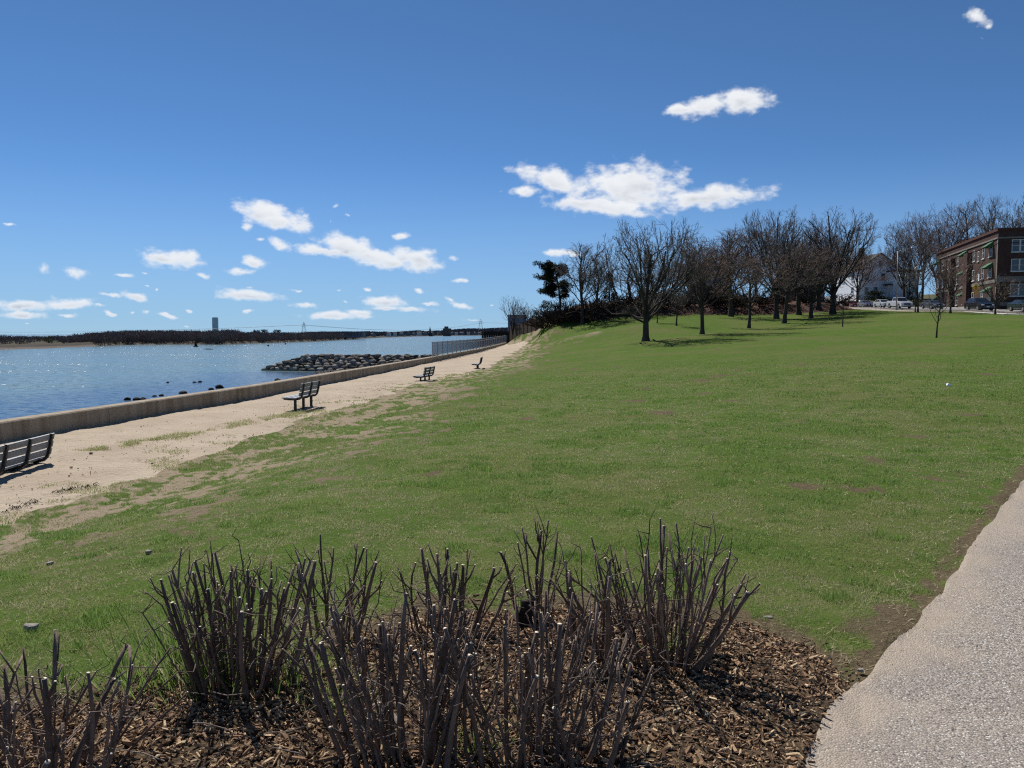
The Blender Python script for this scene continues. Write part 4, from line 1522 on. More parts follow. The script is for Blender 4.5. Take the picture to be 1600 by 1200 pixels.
def fit(seg, H, Wx, Wy=None):
    """scale the branch rows to a real height and width in metres"""
    Wy = Wy or Wx
    tips = seg[seg[:, 8] == seg[:, 8].max()]
    z1 = np.percentile(tips[:, 5], 97.5)
    rr_ = random.Random(len(seg))
    lim = np.array([z1 * (1.0 + .05 * rr_.random()) for _ in range(len(seg))])
    seg = seg[(seg[:, 5] < lim) | (seg[:, 8] < 2)]              # no lone shoots far above the crown
    xs = np.percentile(seg[seg[:, 8] == seg[:, 8].max(), 3], [3, 97])
    ys = np.percentile(seg[seg[:, 8] == seg[:, 8].max(), 4], [3, 97])
    k = np.array([Wx / (xs[1] - xs[0]), Wy / (ys[1] - ys[0]), H / z1])
    s = seg.copy()
    s[:, 0:3] *= k
    s[:, 3:6] *= k
    return s


def make_tree(seg, loc, rz, label, trunk_r, twig_r, mat=None, name='bare_tree', group=None, flare=1.5, bark=None):
    """trunk (the stem), limbs and crown (the fine twigs) as parts"""
    t = empty(name, loc, rz, label, 'tree', group)
    s = seg.copy()
    top = s[:, 8].max()
    s[:, 6:8] *= trunk_r / s[0, 6]
    s[:, 6:8] = np.maximum(s[:, 6:8], twig_r)
    s[0, 6] *= flare
    s[0, 2] -= .15
    lv = s[:, 8]
    link('trunk', seg_mesh('trunk', s[lv == 0], 8, bark or M_BARK), t)
    big = s[(lv >= 1) & (lv < max(2, top - 1))]
    setp(link('limbs', seg_mesh('limbs', big[big[:, 8] < 3], 5, bark or M_BARK), t), kind='stuff')
    if top >= 5:
        setp(link('branches', seg_mesh('branches', big[big[:, 8] >= 3], 3, bark or M_BARK, False), t), kind='stuff')
    mid = s[(lv >= max(2, top - 1)) & (lv < top)]
    tip = s[lv == top]
    tip[:, 6] = twig_r * 1.25
    mid[:, 6:8] = np.maximum(mid[:, 6:8], twig_r * 1.3)
    crown = np.concatenate([mid])
    me = seg_mesh('crown', crown, 2, mat or M_TWIG)
    # ribbons and tip triangles in one crown mesh
    n_ = len(me.vertices)
    co = np.empty(n_ * 3, np.float32)
    me.vertices.foreach_get('co', co)
    tm = seg_mesh('crown_tips', tip, 1, mat or M_TWIG)
    ct = np.empty(len(tm.vertices) * 3, np.float32)
    tm.vertices.foreach_get('co', ct)
    v = np.concatenate([co, ct]).reshape(-1, 3)
    f4 = np.arange(n_).reshape(-1, 4)
    f3 = (n_ + np.arange(len(tm.vertices))).reshape(-1, 3)
    bpy.data.meshes.remove(me)
    bpy.data.meshes.remove(tm)
    setp(link('crown', np_mesh('crown', v, [f4, f3], [mat or M_TWIG]), t), kind='stuff')
    return t


def px_tree(px, yb, d, ytop, wpx, seg, label, trunk_px, twig=.011, mat=None, rz=0.0, group='park trees on the lawn', name='bare_tree', snap=True, dx=0.0, deep=None, **kw):
    b = P(px, yb, d)
    H = (yb - ytop) * d / FPX
    W = wpx * d / FPX
    z = gz(b.x, b.y) if snap else b.z
    H = H + (b.z - z)
    s = fit(seg, H, W, deep or W)
    return make_tree(s, (b.x, b.y, z - .03), rz, label, trunk_px * d / FPX * .5, twig, mat, name=name, group=group, **kw)


T1 = gen_tree(115, trunk=.16, limbs=12, spread=64, cont=.4, kids=(6, 6, 5, 5, 5), lens=(.58, .56, .56, .55, .56), up=.06, wig=.17, low=.62, dome=(.56, .50, .45))
T2 = gen_tree(8, trunk=.24, limbs=10, spread=54, kids=(6, 6, 5, 5, 5), lens=(.52, .56, .56, .55, .56), up=.07, low=.66, dome=(.60, .42, .41))
T3 = gen_tree(13, trunk=.30, limbs=10, spread=56, kids=(6, 6, 5, 4, 5), lens=(.48, .56, .56, .55, .56), up=.05, low=.72, dome=(.62, .42, .38))
T4 = gen_tree(21, trunk=.34, limbs=9, spread=54, kids=(6, 6, 5, 4, 5), lens=(.48, .56, .56, .55, .56), up=.05, lean=.12, low=.78, dome=(.64, .46, .37))
T5 = gen_tree(106, trunk=.22, limbs=13, spread=54, kids=(6, 6, 5, 5, 5), lens=(.58, .54, .54, .52, .54), up=.08, wig=.14, low=.6, dome=(.58, .44, .43))
T6 = gen_tree(41, trunk=.55, limbs=14, spread=44, lev=4, kids=(7, 7, 6, 6), lens=(.36, .54, .56, .58), up=.10, low=.35, dome=(.60, .32, .42))
TS = gen_tree(55, trunk=.30, limbs=11, spread=38, lev=3, kids=(6, 6, 6), lens=(.5, .55, .58), up=.12, low=.45, r0=.012, dome=(.62, .3, .40))
TM = gen_tree(61, trunk=.22, limbs=4, spread=26, lev=3, kids=(6, 5, 3), lens=(.62, .5, .45), up=.08, low=.5, multi=5, r0=.012, dome=(.6, .5, .6))

px_tree(1009, 533, 75, 352, 152, T1, 'big spreading bare tree with thick dark trunk standing nearest on the lawn', 10.5, .0125, rz=.5)
px_tree(1097, 522, 83, 364, 122, T2, 'second bare tree with forked trunk just behind the big spreading tree', 7, .0125, M_TWIGR, rz=1.0)
px_tree(1170, 513, 95, 398, 104, T3, 'slim bare tree with reddish twigs between forked tree and leaning tree', 5, .0125, M_TWIGR, rz=2.1)
px_tree(1225, 505, 105, 386, 112, T4, 'bare tree with a leaning trunk in front of the darker trunks', 6.5, .0125, M_TWIGR, rz=.2)
px_tree(1213, 498, 118, 329, 118, T5, 'tall bare tree with a round domed crown standing highest of the park trees', 8, .0135, rz=.9)
px_tree(1267, 497.5, 115, 392, 92, T2, 'bare tree with low spreading fork before the tallest trunks', 7, .0135, M_TWIGR, rz=4.0)
px_tree(1301, 491, 123, 336, 132, T5, 'broad domed bare tree at the end of the park row beside the white house', 9, .0135, rz=3.7)
px_tree(1248, 492, 125, 372, 84, T3, 'straight thick trunked bare tree on the edge of the brown bank', 7.5, .0135, rz=5.0)
px_tree(1279, 486, 132, 362, 84, T2, 'dark bare tree standing on top of the brown bank', 8, .0135, rz=2.7)
px_tree(1142, 494.5, 122, 362, 94, T6, 'bare tree with dense brown crown at the foot of the bank behind the slim tree', 6.5, .0135, M_TWIGR, rz=.4)
px_tree(1027, 505, 100, 455, 32, TS, 'thin young tree behind the big spreading tree', 1.8, .015, rz=1.4, group='young trees on the lawn')
px_tree(1057, 509, 95, 440, 36, TS, 'young tree with thin dark stem between the two nearest park trees', 2.6, .015, rz=3.1, group='young trees on the lawn')
px_tree(1463, 528, 62, 398, 66, gen_tree(72, trunk=.62, limbs=20, spread=66, lev=3, kids=(6, 5, 4), lens=(.30, .52, .52), up=.06, low=.22, r0=.010, dome=(.55, .34, .5)), 'slender sapling with low branches alone on the open lawn', 2.2, .007, M_TWIGP, rz=.7, group='young trees on the lawn', name='sapling')
px_tree(1434, 488, 108, 400, 48, TS, 'young street tree at the kerb behind the lone sapling', 2.6, .0125, M_TWIG, rz=.3, group='young street trees')
px_tree(1485, 489.5, 103, 396, 66, TS, 'bushy young street tree before the brick facade', 3.0, .0125, M_TWIGR, rz=1.9, group='young street trees')
px_tree(1555, 491.5, 96, 428, 58, TS, 'young street tree with tan twigs in front of the brick corner', 3.0, .0125, M_TWIGP, rz=4.2, group='young street trees')
px_tree(910, 511, 118, 382, 78, T6, 'open crowned bare tree beside the pine at the board fence', 5, .0135, rz=.8)
px_tree(932, 500, 121, 398, 52, T6, 'narrower bare tree between the open crowned tree and the biggest tree', 4, .0135, rz=2.8)
px_tree(801, 522, 142, 462, 38, TM, 'small many stemmed bare sapling at the end of the beach walk', 1.6, .014, M_TWIGP, rz=.2, group='saplings along the board fence', name='sapling', snap=False)
px_tree(826, 512, 139, 477, 32, TM, 'pale twiggy sapling behind the lower board fence', 1.4, .014, M_TWIGP, rz=1.9, group='saplings along the board fence', name='sapling', snap=False)

# tall trees on the hill behind the houses
hill = [(1468, 176, 326, 128, T5, 'wide bare oak rising over the white house and the brick block'),
        (1412, 168, 352, 74, T2, 'bare tree leaning over the white house roof'),
        (1440, 186, 338, 80, T3, 'slender bare tree in the middle of the hill group'),
        (1503, 200, 318, 70, T6, 'upright bare tree behind the lower end of the brick roof'),
        (1546, 205, 309, 66, T6, 'tallest upright bare tree over the middle of the brick roof'),
        (1590, 205, 313, 76, T2, 'bare tree over the brick roof corner at the picture edge'),
        (1640, 200, 316, 90, T5, 'bare tree standing behind the far wing of the brick block'),
        (1125, 158, 372, 96, T3, 'bare hill tree behind the forked park tree'),
        (1075, 150, 392, 84, T6, 'bare hill tree behind the grey roofed house'),
        (1180, 170, 352, 110, T5, 'dense bare hill tree behind the domed crown'),
        (1248, 175, 358, 100, T2, 'bare hill tree filling the gap between the two domed crowns'),
        (1340, 178, 392, 84, T3, 'bare hill tree showing between domed tree and white house'),
        (985, 140, 412, 80, T6, 'bare tree on the bank directly behind the biggest park tree'),
        (1040, 145, 408, 76, T2, 'bare tree on the bank glimpsed beside the biggest park tree'),
        (1300, 200, 370, 90, T6, 'bare hill tree far behind the dark bank trees')]
FIRST = {}
for i, (px, d, yt, wpx, sg, lab) in enumerate(hill):
    b = P(px, 480, d)
    z = gz(b.x, b.y)
    H = CAM.z + (522 - yt) * d / FPX - z
    W = wpx * d / FPX
    key = id(sg)
    if key not in FIRST:
        FIRST[key] = (make_tree(fit(sg, H, W), (b.x, b.y, z - .1), i * 1.1, lab, .30, .017, M_TWIG if i % 2 else M_TWIGR, group='trees on the hill behind the houses'), H, W)
    else:
        r_, H0, W0 = FIRST[key]
        copy_thing(r_, (b.x, b.y, z - .1), i * 1.1, (W / W0, W / W0, H / H0), lab)

# low tangled bushes on the brown bank
def bush_seg(seed):
    rr = random.Random(seed)
    rows = []
    for i in range(46):
        a = rr.uniform(0, 6.28)
        p = Vector((math.cos(a), math.sin(a), 0)) * rr.uniform(0, .25)
        d = Vector((math.cos(a) * rr.uniform(.2, 1), math.sin(a) * rr.uniform(.2, 1), rr.uniform(.5, 1.2))).normalized()
        for j in range(4):
            d = (d + Vector((rr.gauss(0, .25), rr.gauss(0, .25), rr.gauss(.05, .2)))).normalized()
            q = p + d * rr.uniform(.14, .24)
            rows.append((*p, *q, .014, .010, 1))
            for k in range(3):
                e = (d + Vector((rr.gauss(0, .7), rr.gauss(0, .7), rr.gauss(0.1, .5)))).normalized()
                rows.append((*q, *(q + e * rr.uniform(.1, .26)), .008, .004, 2))
            p = q
    return np.array(rows)


M_BUSH = pm('bank_bush_twig', (.060, .040, .034), (.034, .026, .023), 1.5, .9, .1, bump=0, island=.35)
bs = bush_seg(5)
BL = [(948, 121, 'behind the board fence end'), (968, 123, 'left of the biggest trunk on the bank'), (992, 123.5, 'behind the biggest trunk'), (1022, 125, 'beside the thin young tree'),
      (1048, 126, 'beside the second young tree'), (1076, 128, 'in front of the forked tree'), (1112, 129, 'past the forked tree'), (1135, 129.5, 'at the dense brown tree'),
      (1160, 131, 'behind the slim tree'), (1190, 132, 'between slim and leaning tree'), (1222, 133, 'behind the leaning tree'), (1262, 136, 'between the thick dark trunks'), (1306, 139, 'close to the dark cabinet'), (922, 122, 'at the open crowned tree'), (868, 122.5, 'against the board fence below the pine'), (888, 121, 'against the board fence beside the pine'), (850, 124.5, 'at the lower end of the board fence'), (902, 120, 'between pine and open crowned tree')]
bush0 = None
for i, (px, d, lab) in enumerate(BL):
    b = P(px, 485, d)
    w, h = 1.6 + (i * 7 % 5) * .3, 1.7 + (i * 5 % 4) * .5
    lab = 'tangled bare brown bush on the bank, ' + lab.replace('left of', 'next to')
    if bush0 is None:
        bush0 = empty('bank_bush', (b.x, b.y, gz(b.x, b.y)), 0, lab, 'bush', 'bare bushes on the brown bank')
        link('branches', seg_mesh('branches', bs, 3, M_BUSH, False), bush0)
        bush0.scale = (w * 2.2, w * 2.2, h * 1.3)
    else:
        copy_thing(bush0, (b.x, b.y, gz(b.x, b.y)), i * 1.7, (w * 2.2, w * 2.2, h * 1.3), lab)

# ------------------------------------------------------------------ evergreens
M_NEEDLE = pm('pine_needles', (.020, .032, .014), (.010, .0125, .009), .8, .9, .15, bump=0, island=.4)
M_HEDGE = pm('evergreen_leaf', (.030, .045, .016), (.014, .022, .009), .8, .8, .25, bump=0, island=.45)


def leaf_tris(g, c, n, r, size, flat=.7):
    d = g.normal(0, 1, (n, 3))
    d /= np.linalg.norm(d, axis=1)[:, None]
    p = np.array(c) + d * (g.random((n, 1)) ** .45) * np.array(r)
    a = g.normal(0, 1, (n, 3))
    a[:, 2] *= flat
    a /= np.linalg.norm(a, axis=1)[:, None]
    b = np.cross(a, g.normal(0, 1, (n, 3)))
    b /= np.linalg.norm(b, axis=1)[:, None]
    s = size * g.uniform(.6, 1.3, (n, 1))
    return np.stack([p - a * s, p + a * s, p + b * s * .7], 1)


def tri_obj(name, t, mat, parent):
    return link(name, np_mesh(name, t.reshape(-1, 3), np.arange(len(t) * 3).reshape(-1, 3), [mat]), parent)


ge = np.random.default_rng(77)
# the pine by the board fence: open irregular crown on a bare leaning trunk
b = P(876, 488, 126)
zb = gz(b.x, b.y)
t = empty('pine_tree', (b.x, b.y, zb), 0, 'dark open crowned pine rising behind the board fence', 'tree')
H = CAM.z + (522 - 417) * 126 / FPX - zb
tp = [(0, 0, -.2), (-.1, 0, H * .3), (-.35, 0, H * .6), (-.8, 0, H * .85), (-1.1, 0, H * .97)]
MB().tube(tp, [.2, .17, .13, .08, .03], 7).build('trunk', M_BARK, t, smooth=True)
tl, bb = [], MB()
rp = random.Random(4)
for i in range(48):
    u = rp.uniform(.2, 1) ** .7
    side = -1 if rp.random() < .62 else 1
    L = rp.uniform(1.1, 3.0) * (1 - .45 * max(0, u - .6)) * (1.1 if side < 0 else .75)
    x0_ = -.1 - 1.0 * u ** 2
    a = rp.uniform(-.9, .9)
    e = Vector((x0_ + side * L * math.cos(a), L * math.sin(a), H * u + rp.uniform(-.1, .5)))
    bb.tube([(x0_, 0, H * u - .15), tuple(e)], [.05, .02], 4)
    for k in range(4 if u > .45 else 2):
        f = .45 + .6 * k / 3
        c = Vector((x0_, 0, H * u - .1)).lerp(e, f)
        tl.append(leaf_tris(ge, c + Vector((rp.uniform(-.2, .2), rp.uniform(-.2, .2), rp.uniform(0, .35))), 120, (.62, .55, .45), .13, 1.2))
for k in range(6):
    tl.append(leaf_tris(ge, (-1.1 + rp.uniform(-.5, .5), 0, H * (.92 + .02 * k)), 60, (.5, .4, .35), .13))
bb.build('branch_work', M_BARK, t)
tri_obj('crown', np.concatenate(tl), M_NEEDLE, t)


def evergreen(name, px, ybase, d, wpx, hpx, label, n=900, size=.16, cat='bush', cone=False, mat=None, group=None):
    b = P(px, ybase, d)
    z = gz(b.x, b.y)
    H = b.z - z + hpx * d / FPX
    W = wpx * d / FPX
    t = empty(name, (b.x, b.y, z), 0, label, cat, group)
    parts = []
    k_ = 26
    for i in range(k_):
        u = ge.random()
        wr = W / 2 * ((1 - u) * .95 + .05 if cone else math.sqrt(max(.05, 1 - (u * 1.05) ** 2)))
        th, rr_ = ge.uniform(0, 6.28), ge.uniform(.35, 1) ** .6 * wr * .8
        c = (math.cos(th) * rr_, math.sin(th) * rr_, H * (.08 + .86 * u))
        parts.append(leaf_tris(ge, c, n // k_, (W * .17 + .15, W * .17 + .15, H * .11 + .1), size))
    tri_obj('foliage', np.concatenate(parts), mat or M_HEDGE, t)
    MB().tube([(0, 0, -.1), (0, 0, H * .8)], [W * .04 + .04, .03], 5).build('trunk' if cat == 'tree' else 'stem', M_BARK, t)
    return t


evergreen('evergreen_bush', 856, 492, 129, 40, 24, 'dark evergreen bush spilling over the board fence below the pine', 1300)
evergreen('evergreen_bush', 838, 497, 132, 16, 12, 'small dark evergreen bush lower down the board fence', 600)
evergreen('spruce_tree', 1012, 482, 138, 34, 104, 'dark spruce showing through the crown of the biggest tree', 1500, .2, 'tree', True, M_NEEDLE)
evergreen('evergreen_bush', 1090, 489, 133, 44, 22, 'broad dark evergreen bush on the bank behind the forked tree', 1400, .18)
evergreen('evergreen_bush', 1142, 489, 134, 40, 26, 'dark evergreen bush on the bank behind the dense brown tree', 1400, .18)
evergreen('evergreen_bush', 1205, 488, 137, 36, 24, 'dark evergreen bush between the leaning tree and the domed tree', 1200, .18)
evergreen('spruce_tree', 952, 484, 130, 26, 60, 'dark evergreen tree above the fence behind the open crowned trees', 1200, .2, 'tree', True, M_NEEDLE)
evergreen('rounded_shrub', 1366, 479, 205, 42, 25, 'big rounded evergreen shrub in front of the white house', 2400, .20)
evergreen('cedar_tree', 1421, 446, 172, 15, 42, 'narrow dark cedar between white house and brick block', 900, .2, 'tree', True, M_NEEDLE)
evergreen('evergreen_bush', 1432, 479, 158, 24, 12, 'low clipped dark hedge bush beside the white porch', 700, .16)


# ------------------------------------------------------------------ houses
M_SIDING = pm('white_siding', (.78, .80, .83), (.72, .74, .78), .4, .8, .2, bump=.5, bscale=.02, stretch=(.2, .2, 40))
M_GREYSID = pm('grey_siding', (.17, .185, .215), (.14, .155, .18), .4, .8, .2, bump=0)
M_SHINGLE = pm('dark_shingle', (.075, .07, .07), (.05, .047, .047), 3, .9, .15, bump=.3)
M_BROWNR = pm('brown_shingle', (.12, .068, .050), (.085, .05, .04), 3, .9, .15, bump=.3)
M_TRIM = pm('pale_trim', (.62, .62, .60), (.55, .55, .53), 2, .7, .2, bump=0)
M_BRICKC = pm('chimney_brick', (.085, .045, .036), (.055, .032, .027), 4, .9, .15, bump=.3)


def window(parent, c, w, h, rz, trim, glass=None, nrm=(0, -1), bars=True, double=False):
    """a window on a wall whose outward direction is nrm; c is the centre on the wall face"""
    nx, ny = nrm
    t = (-ny, nx)
    f = MB()
    rz = math.atan2(t[1], t[0])

    def bx(du, dz, sw, sh, out, th=.07):
        f.box((c[0] + t[0] * du + nx * out, c[1] + t[1] * du + ny * out, c[2] + dz), (sw, th, sh), rz)
    b_ = .09
    bx(0, h / 2 - b_ / 2, w, b_, .03)
    bx(0, -h / 2 + b_ / 2, w, b_, .03)
    bx(-w / 2 + b_ / 2, 0, b_, h - 2 * b_, .03)
    bx(w / 2 - b_ / 2, 0, b_, h - 2 * b_, .03)
    if bars:
        bx(0, 0, w - 2 * b_, .06, .025)
    if double:
        bx(0, 0.045, .22, h - .2, .036)
    wd = f.build('window', trim, parent)
    if double:
        for dz in (h / 4, -h / 4):
            for du in (-w / 4 - .03, w / 4 + .03):
                MB().box((c[0] + t[0] * du + nx * .008, c[1] + t[1] * du + ny * .008, c[2] + dz), (w / 2 - .2, .03, h / 2 - .1), rz).build('pane', glass or M_GLASS, wd)
    elif not bars:
        g = MB().box((c[0] + nx * .008, c[1] + ny * .008, c[2]), (w - .12, .03, h - .12), rz).build('pane', glass or M_GLASS, wd)
    else:
        for dz in (h / 4, -h / 4):
            MB().box((c[0] + nx * .008, c[1] + ny * .008, c[2] + dz), (w - .12, .03, h / 2 - .1), rz).build('pane', glass or M_GLASS, wd)
    MB().box((c[0] + nx * .07, c[1] + ny * .07, c[2] - h / 2 - .06), (w + .2, .18, .11), rz).build('sill', trim, wd)
    return wd


# white clapboard house beyond the pickup
b = P(1374, 479, 211)
zg = gz(b.x, b.y)
hw = empty('white_house', (b.x, b.y, zg), R(6), 'white clapboard house with dark roof and porch behind the pickup truck', 'house')
hw.scale = (1.24, 1.24, 1.20)
w, l, h, rh = 9.6, 10, 6.6, 3.2
MB().prism([(-w / 2, -.6), (w / 2, -.6), (w / 2, h), (0, h + rh), (-w / 2, h)], 'y', 0, l).build('wall', M_SIDING, hw)
k_ = rh / (w / 2)
rf = MB().prism([(-w / 2 - .4, h - .4 * k_ + .02), (0, h + rh + .02), (w / 2 + .4, h - .4 * k_ + .02), (w / 2 + .4, h - .4 * k_ + .22), (0, h + rh + .25), (-w / 2 - .4, h - .4 * k_ + .22)], 'y', -.35, l + .3).build('roof', M_SHINGLE, hw)
MB().box((-1.5, 5, h + rh + .5), (.9, .9, 2.6)).build('chimney', M_BRICKC, rf)
for x in (-w / 2 + .1, w / 2 - .1):
    MB().box((x, -.04, h / 2), (.22, .08, h)).build('corner_board', M_TRIM, hw)
for x, z in ((-3.0, 1.9), (0.6, 4.9), (3.2, 4.9), (-3.0, 4.7), (0, 7.6), (-1.0, 1.9)):
    window(hw, (x, 0, z), 1.0, 1.5, 0, M_TRIM)
for y, z in ((2.4, 2.0), (2.4, 4.9), (6.5, 4.9)):
    window(hw, (-w / 2, y, z), 1.0, 1.5, 0, M_TRIM, nrm=(-1, 0))
MB().box((2.8, -1.1, 3.1), (4.4, 2.2, .22)).build('porch_roof', M_SHINGLE, hw)
MB().box((2.8, -1.0, .25), (4.2, 2.0, .5)).build('porch_floor', M_TRIM, hw)
for x in (.9, 2.8, 4.7):
    MB().box((x, -1.9, 1.72), (.2, .2, 2.5)).build('porch_column', M_TRIM, hw)
dr = MB().box((3.4, -.03, 1.6), (1.0, .08, 2.1)).build('door', M_DARKW, hw)
MB().box((3.75, -.1, 1.55), (.08, .06, .14)).build('handle', M_STEEL, dr)
# two storey porch house between it and the brick block
b = P(1419, 478, 204)
zg = gz(b.x, b.y)
hp = empty('porch_house', (b.x + 1.2, b.y + 1, zg), R(8), 'pale house with stacked open white porches beside the brick block', 'house')
hp.scale = (.80, .9, 1.12)
MB().box((0, 5, 2.9), (6.4, 8, 7.6)).build('wall', M_SIDING, hp)
MB().box((0, 5.2, 6.85), (7.0, 8.6, .3)).build('roof', M_SHINGLE, hp)
for fl, z in enumerate((.6, 3.5)):
    MB().box((0, -.2, z), (6.4, 2.3, .24)).build('porch_deck', M_TRIM, hp)
    for x in (-3.05, -1.0, 1.0, 3.05):
        MB().box((x, -1.2, z + 1.52), (.22, .22, 2.8)).build('porch_column', M_TRIM, hp)
    MB().box((0, -1.25, z + 1.05), (6.1, .08, .10)).build('hand_rail', M_TRIM, hp)
    bl_ = MB()
    for i in range(26):
        bl_.box((-2.95 + i * .235, -1.25, z + .56), (.07, .05, .9))
    setp(bl_.build('baluster', M_TRIM, hp), kind='stuff')
    window(hp, (-1.4, 1.0, z + 1.6), 1.0, 1.6, 0, M_TRIM)
    window(hp, (1.5, 1.0, z + 1.6), 1.0, 1.6, 0, M_TRIM)
MB().box((0, -.2, 6.5), (6.8, 2.8, .3)).build('porch_roof', M_SHINGLE, hp)


# two houses half hidden by the park trees
def simple_house(px, ybase, d, wpx, ytop, wall_m, roof_m, label, rz, chim=0.3, storeys=2):
    b = P(px, ybase, d)
    zg = gz(b.x, b.y)
    W = wpx * d / FPX
    top = CAM.z + (522 - ytop) * d / FPX - zg
    rh = W * .34
    h = max(2.6, top - rh)
    t = gable('house', (b.x, b.y, zg), W, W * .9, h, top - h, rz, wall_m, roof_m, label, 'house')
    for i in range(3):
        for s_ in range(storeys):
            window(t, (-W * .3 + i * W * .3, -W * .45, h * (s_ + .5) / storeys), 1.0, 1.4, 0, M_TRIM)
    window(t, (0, -W * .45, h + (top - h) * .35), .9, 1.2, 0, M_TRIM)
    MB().box((W * chim, 1, top - .4), (.9, .9, 2.6)).build('chimney', M_BRICKC, t)
    return t


simple_house(1108, 488, 150, 62, 408, M_GREYSID, M_SHINGLE, 'slate grey house half hidden behind the forked park tree', R(-14))
simple_house(1246, 484, 172, 60, 420, M_GREYSID, M_SHINGLE, 'grey house glimpsed low between the dark trunks on the bank', R(4))

# ------------------------------------------------------------------ brick apartment block
def _brick():
    m, nt = new_mat('apartment_brick')
    tc = nt.n('ShaderNodeTexCoord')
    co = tc.outputs['Object']
    s = nt.n('ShaderNodeSeparateXYZ', ins={0: co})
    g = nt.n('ShaderNodeNewGeometry')
    u = nt.math('ADD', s.outputs[0], s.outputs[1])
    v = nt.n('ShaderNodeCombineXYZ', ins={0: u, 1: s.outputs[2], 2: 0.0})
    br = nt.n('ShaderNodeTexBrick', ins={'Vector': v.outputs[0], 'Scale': 1.0, 'Mortar Size': .012, 'Brick Width': .24, 'Row Height': .085,
                                        'Color1': (.082, .038, .030, 1), 'Color2': (.050, .025, .021, 1), 'Mortar': (.085, .065, .055, 1)})
    nz = nt.noise(co, .35, 5, .6).outputs[0]
    c = nt.mix(nt.math('MULTIPLY', nt.ramp(nz, .4, .65), .5), br.outputs[0], (.040, .022, .019))
    finish(nt, c, .9, .15)
    return m


M_BRICK = _brick()
M_STONE = pm('cast_stone', (.20, .185, .165), (.155, .142, .126), 1.5, .85, .2, bump=.2)
M_COPING = pm('tile_coping', (.085, .038, .03), (.06, .03, .025), 2, .8, .2, bump=.2)
M_AWN = pm('green_awning', (.06, .15, .08), (.05, .125, .068), 2, .8, .2, bump=.1)
cn = P(1556, 478, 128)
zc = gz(cn.x, cn.y)
H = CAM.z + (522 - 359.5) * 128 / FPX - zc
apt = empty('brick_apartment_block', (cn.x, cn.y, zc), 0, 'long dark brick apartment block with green awnings and stone bands', 'building')
LA, LB = 39.0, 26.0
ua = Vector((10.3, 38, 0)).normalized()       # the long facade runs back from the corner
ub = Vector((38, -10.3, 0)).normalized()      # the short face runs off to the side
na_ = Vector((-ub.x, -ub.y, 0))                # outward of the long facade
nb_ = Vector((-ua.x, -ua.y, 0))                # outward of the short face


def W3(a, b, z, oa=0.0, ob=0.0):
    q = ua * a + ub * b + na_ * oa + nb_ * ob
    return (q.x, q.y, z)


def face_box(mb, which, s0, s1, z0, z1, out0, out1, mi=0):
    """a slab on the long (a) or short (b) face from s0 to s1 along it, z0 to z1, out0 to out1 proud of it"""
    if which == 'a':
        q = [W3(s0, 0, z0, out0), W3(s0, 0, z0, out1), W3(s1, 0, z0, out1), W3(s1, 0, z0, out0)]
    else:
        q = [W3(0, s0, z0, 0, out0), W3(0, s1, z0, 0, out0), W3(0, s1, z0, 0, out1), W3(0, s0, z0, 0, out1)]
    mb.hexa(q, [(p[0], p[1], z1) for p in q], mi)
    return mb


slope_drop = -3.0
MB().hexa([W3(0, 0, slope_drop), W3(0, LB, slope_drop), W3(LA, LB, slope_drop), W3(LA, 0, slope_drop)],
          [W3(0, 0, H - .35), W3(0, LB, H - .35), W3(LA, LB, H - .35), W3(LA, 0, H - .35)]).build('wall', M_BRICK, apt)
rf = MB().hexa([W3(.4, .4, H - .345), W3(.4, LB, H - .345), W3(LA, LB, H - .345), W3(LA, .4, H - .345)], [W3(.4, .4, H - .2), W3(.4, LB, H - .2), W3(LA, LB, H - .2), W3(LA, .4, H - .2)]).build('roof', M_SHINGLE, apt)
MB().box(W3(LA - 7, 3.5, H + .7), (1.6, 1.6, 2.2), .26).build('chimney', M_BRICKC, rf)
face_box(MB(), 'a', .35, LA + .1, H - .35, H + .08, -.34, .22).build('coping', M_COPING, apt)
face_box(MB(), 'b', -.22, LB, H - .35, H + .08, -.34, .22).build('coping', M_COPING, apt)
# small clay knobs along the parapet
for i in range(19):
    face_box(MB(), 'a', 1.0 + i * 2.05, 1.35 + i * 2.05, H + .08, H + .26, -.3, .2).build('coping_tile', M_COPING, apt)
for z0, z1, o_ in ((H - 1.55, H - 1.30, .16), (H - 2.35, H - 2.2, .07)):
    face_box(MB(), 'a', 0, LA, z0, z1, -.02, o_).build('cornice', M_STONE if o_ > .1 else M_BRICKC, apt)
    face_box(MB(), 'b', -o_, LB, z0, z1, -.02, o_).build('cornice', M_STONE if o_ > .1 else M_BRICKC, apt)
ZB = H * .335
face_box(MB(), 'a', 0, LA, ZB, ZB + .52, -.02, .09).build('belt_course', M_STONE, apt)
face_box(MB(), 'b', -.09, LB, ZB + .02, ZB + .9, -.02, .085).build('belt_course', M_STONE, apt)
ZP = 0.85
face_box(MB(), 'a', 0, LA, ZP - .05, ZP + .2, -.02, .12).build('plinth_course', M_STONE, apt)
face_box(MB(), 'a', 1.2, LA, slope_drop, ZP - .05, -.02, .05).build('plinth', M_STONE, apt)
face_box(MB(), 'b', .5, LB, .5, 1.1, -.02, .08).build('plinth_course', M_STONE, apt)
# stone quoin strip at the corner
face_box(MB(), 'a', -.02, .42, ZP + .2, H - 1.56, -.02, .05).build('corner_strip', M_STONE, apt)


def a_of(px):
    """how far along the long facade a picture column lies"""
    u = (px - 800) / FPX
    # (cn.x + ua.x s) = u (cn.y + ua.y s)
    return (u * cn.y - cn.x) / (ua.x - u * ua.y)


def b_of(px):
    u = (px - 800) / FPX
    return (u * cn.y - cn.x) / (ub.x - u * ub.y)


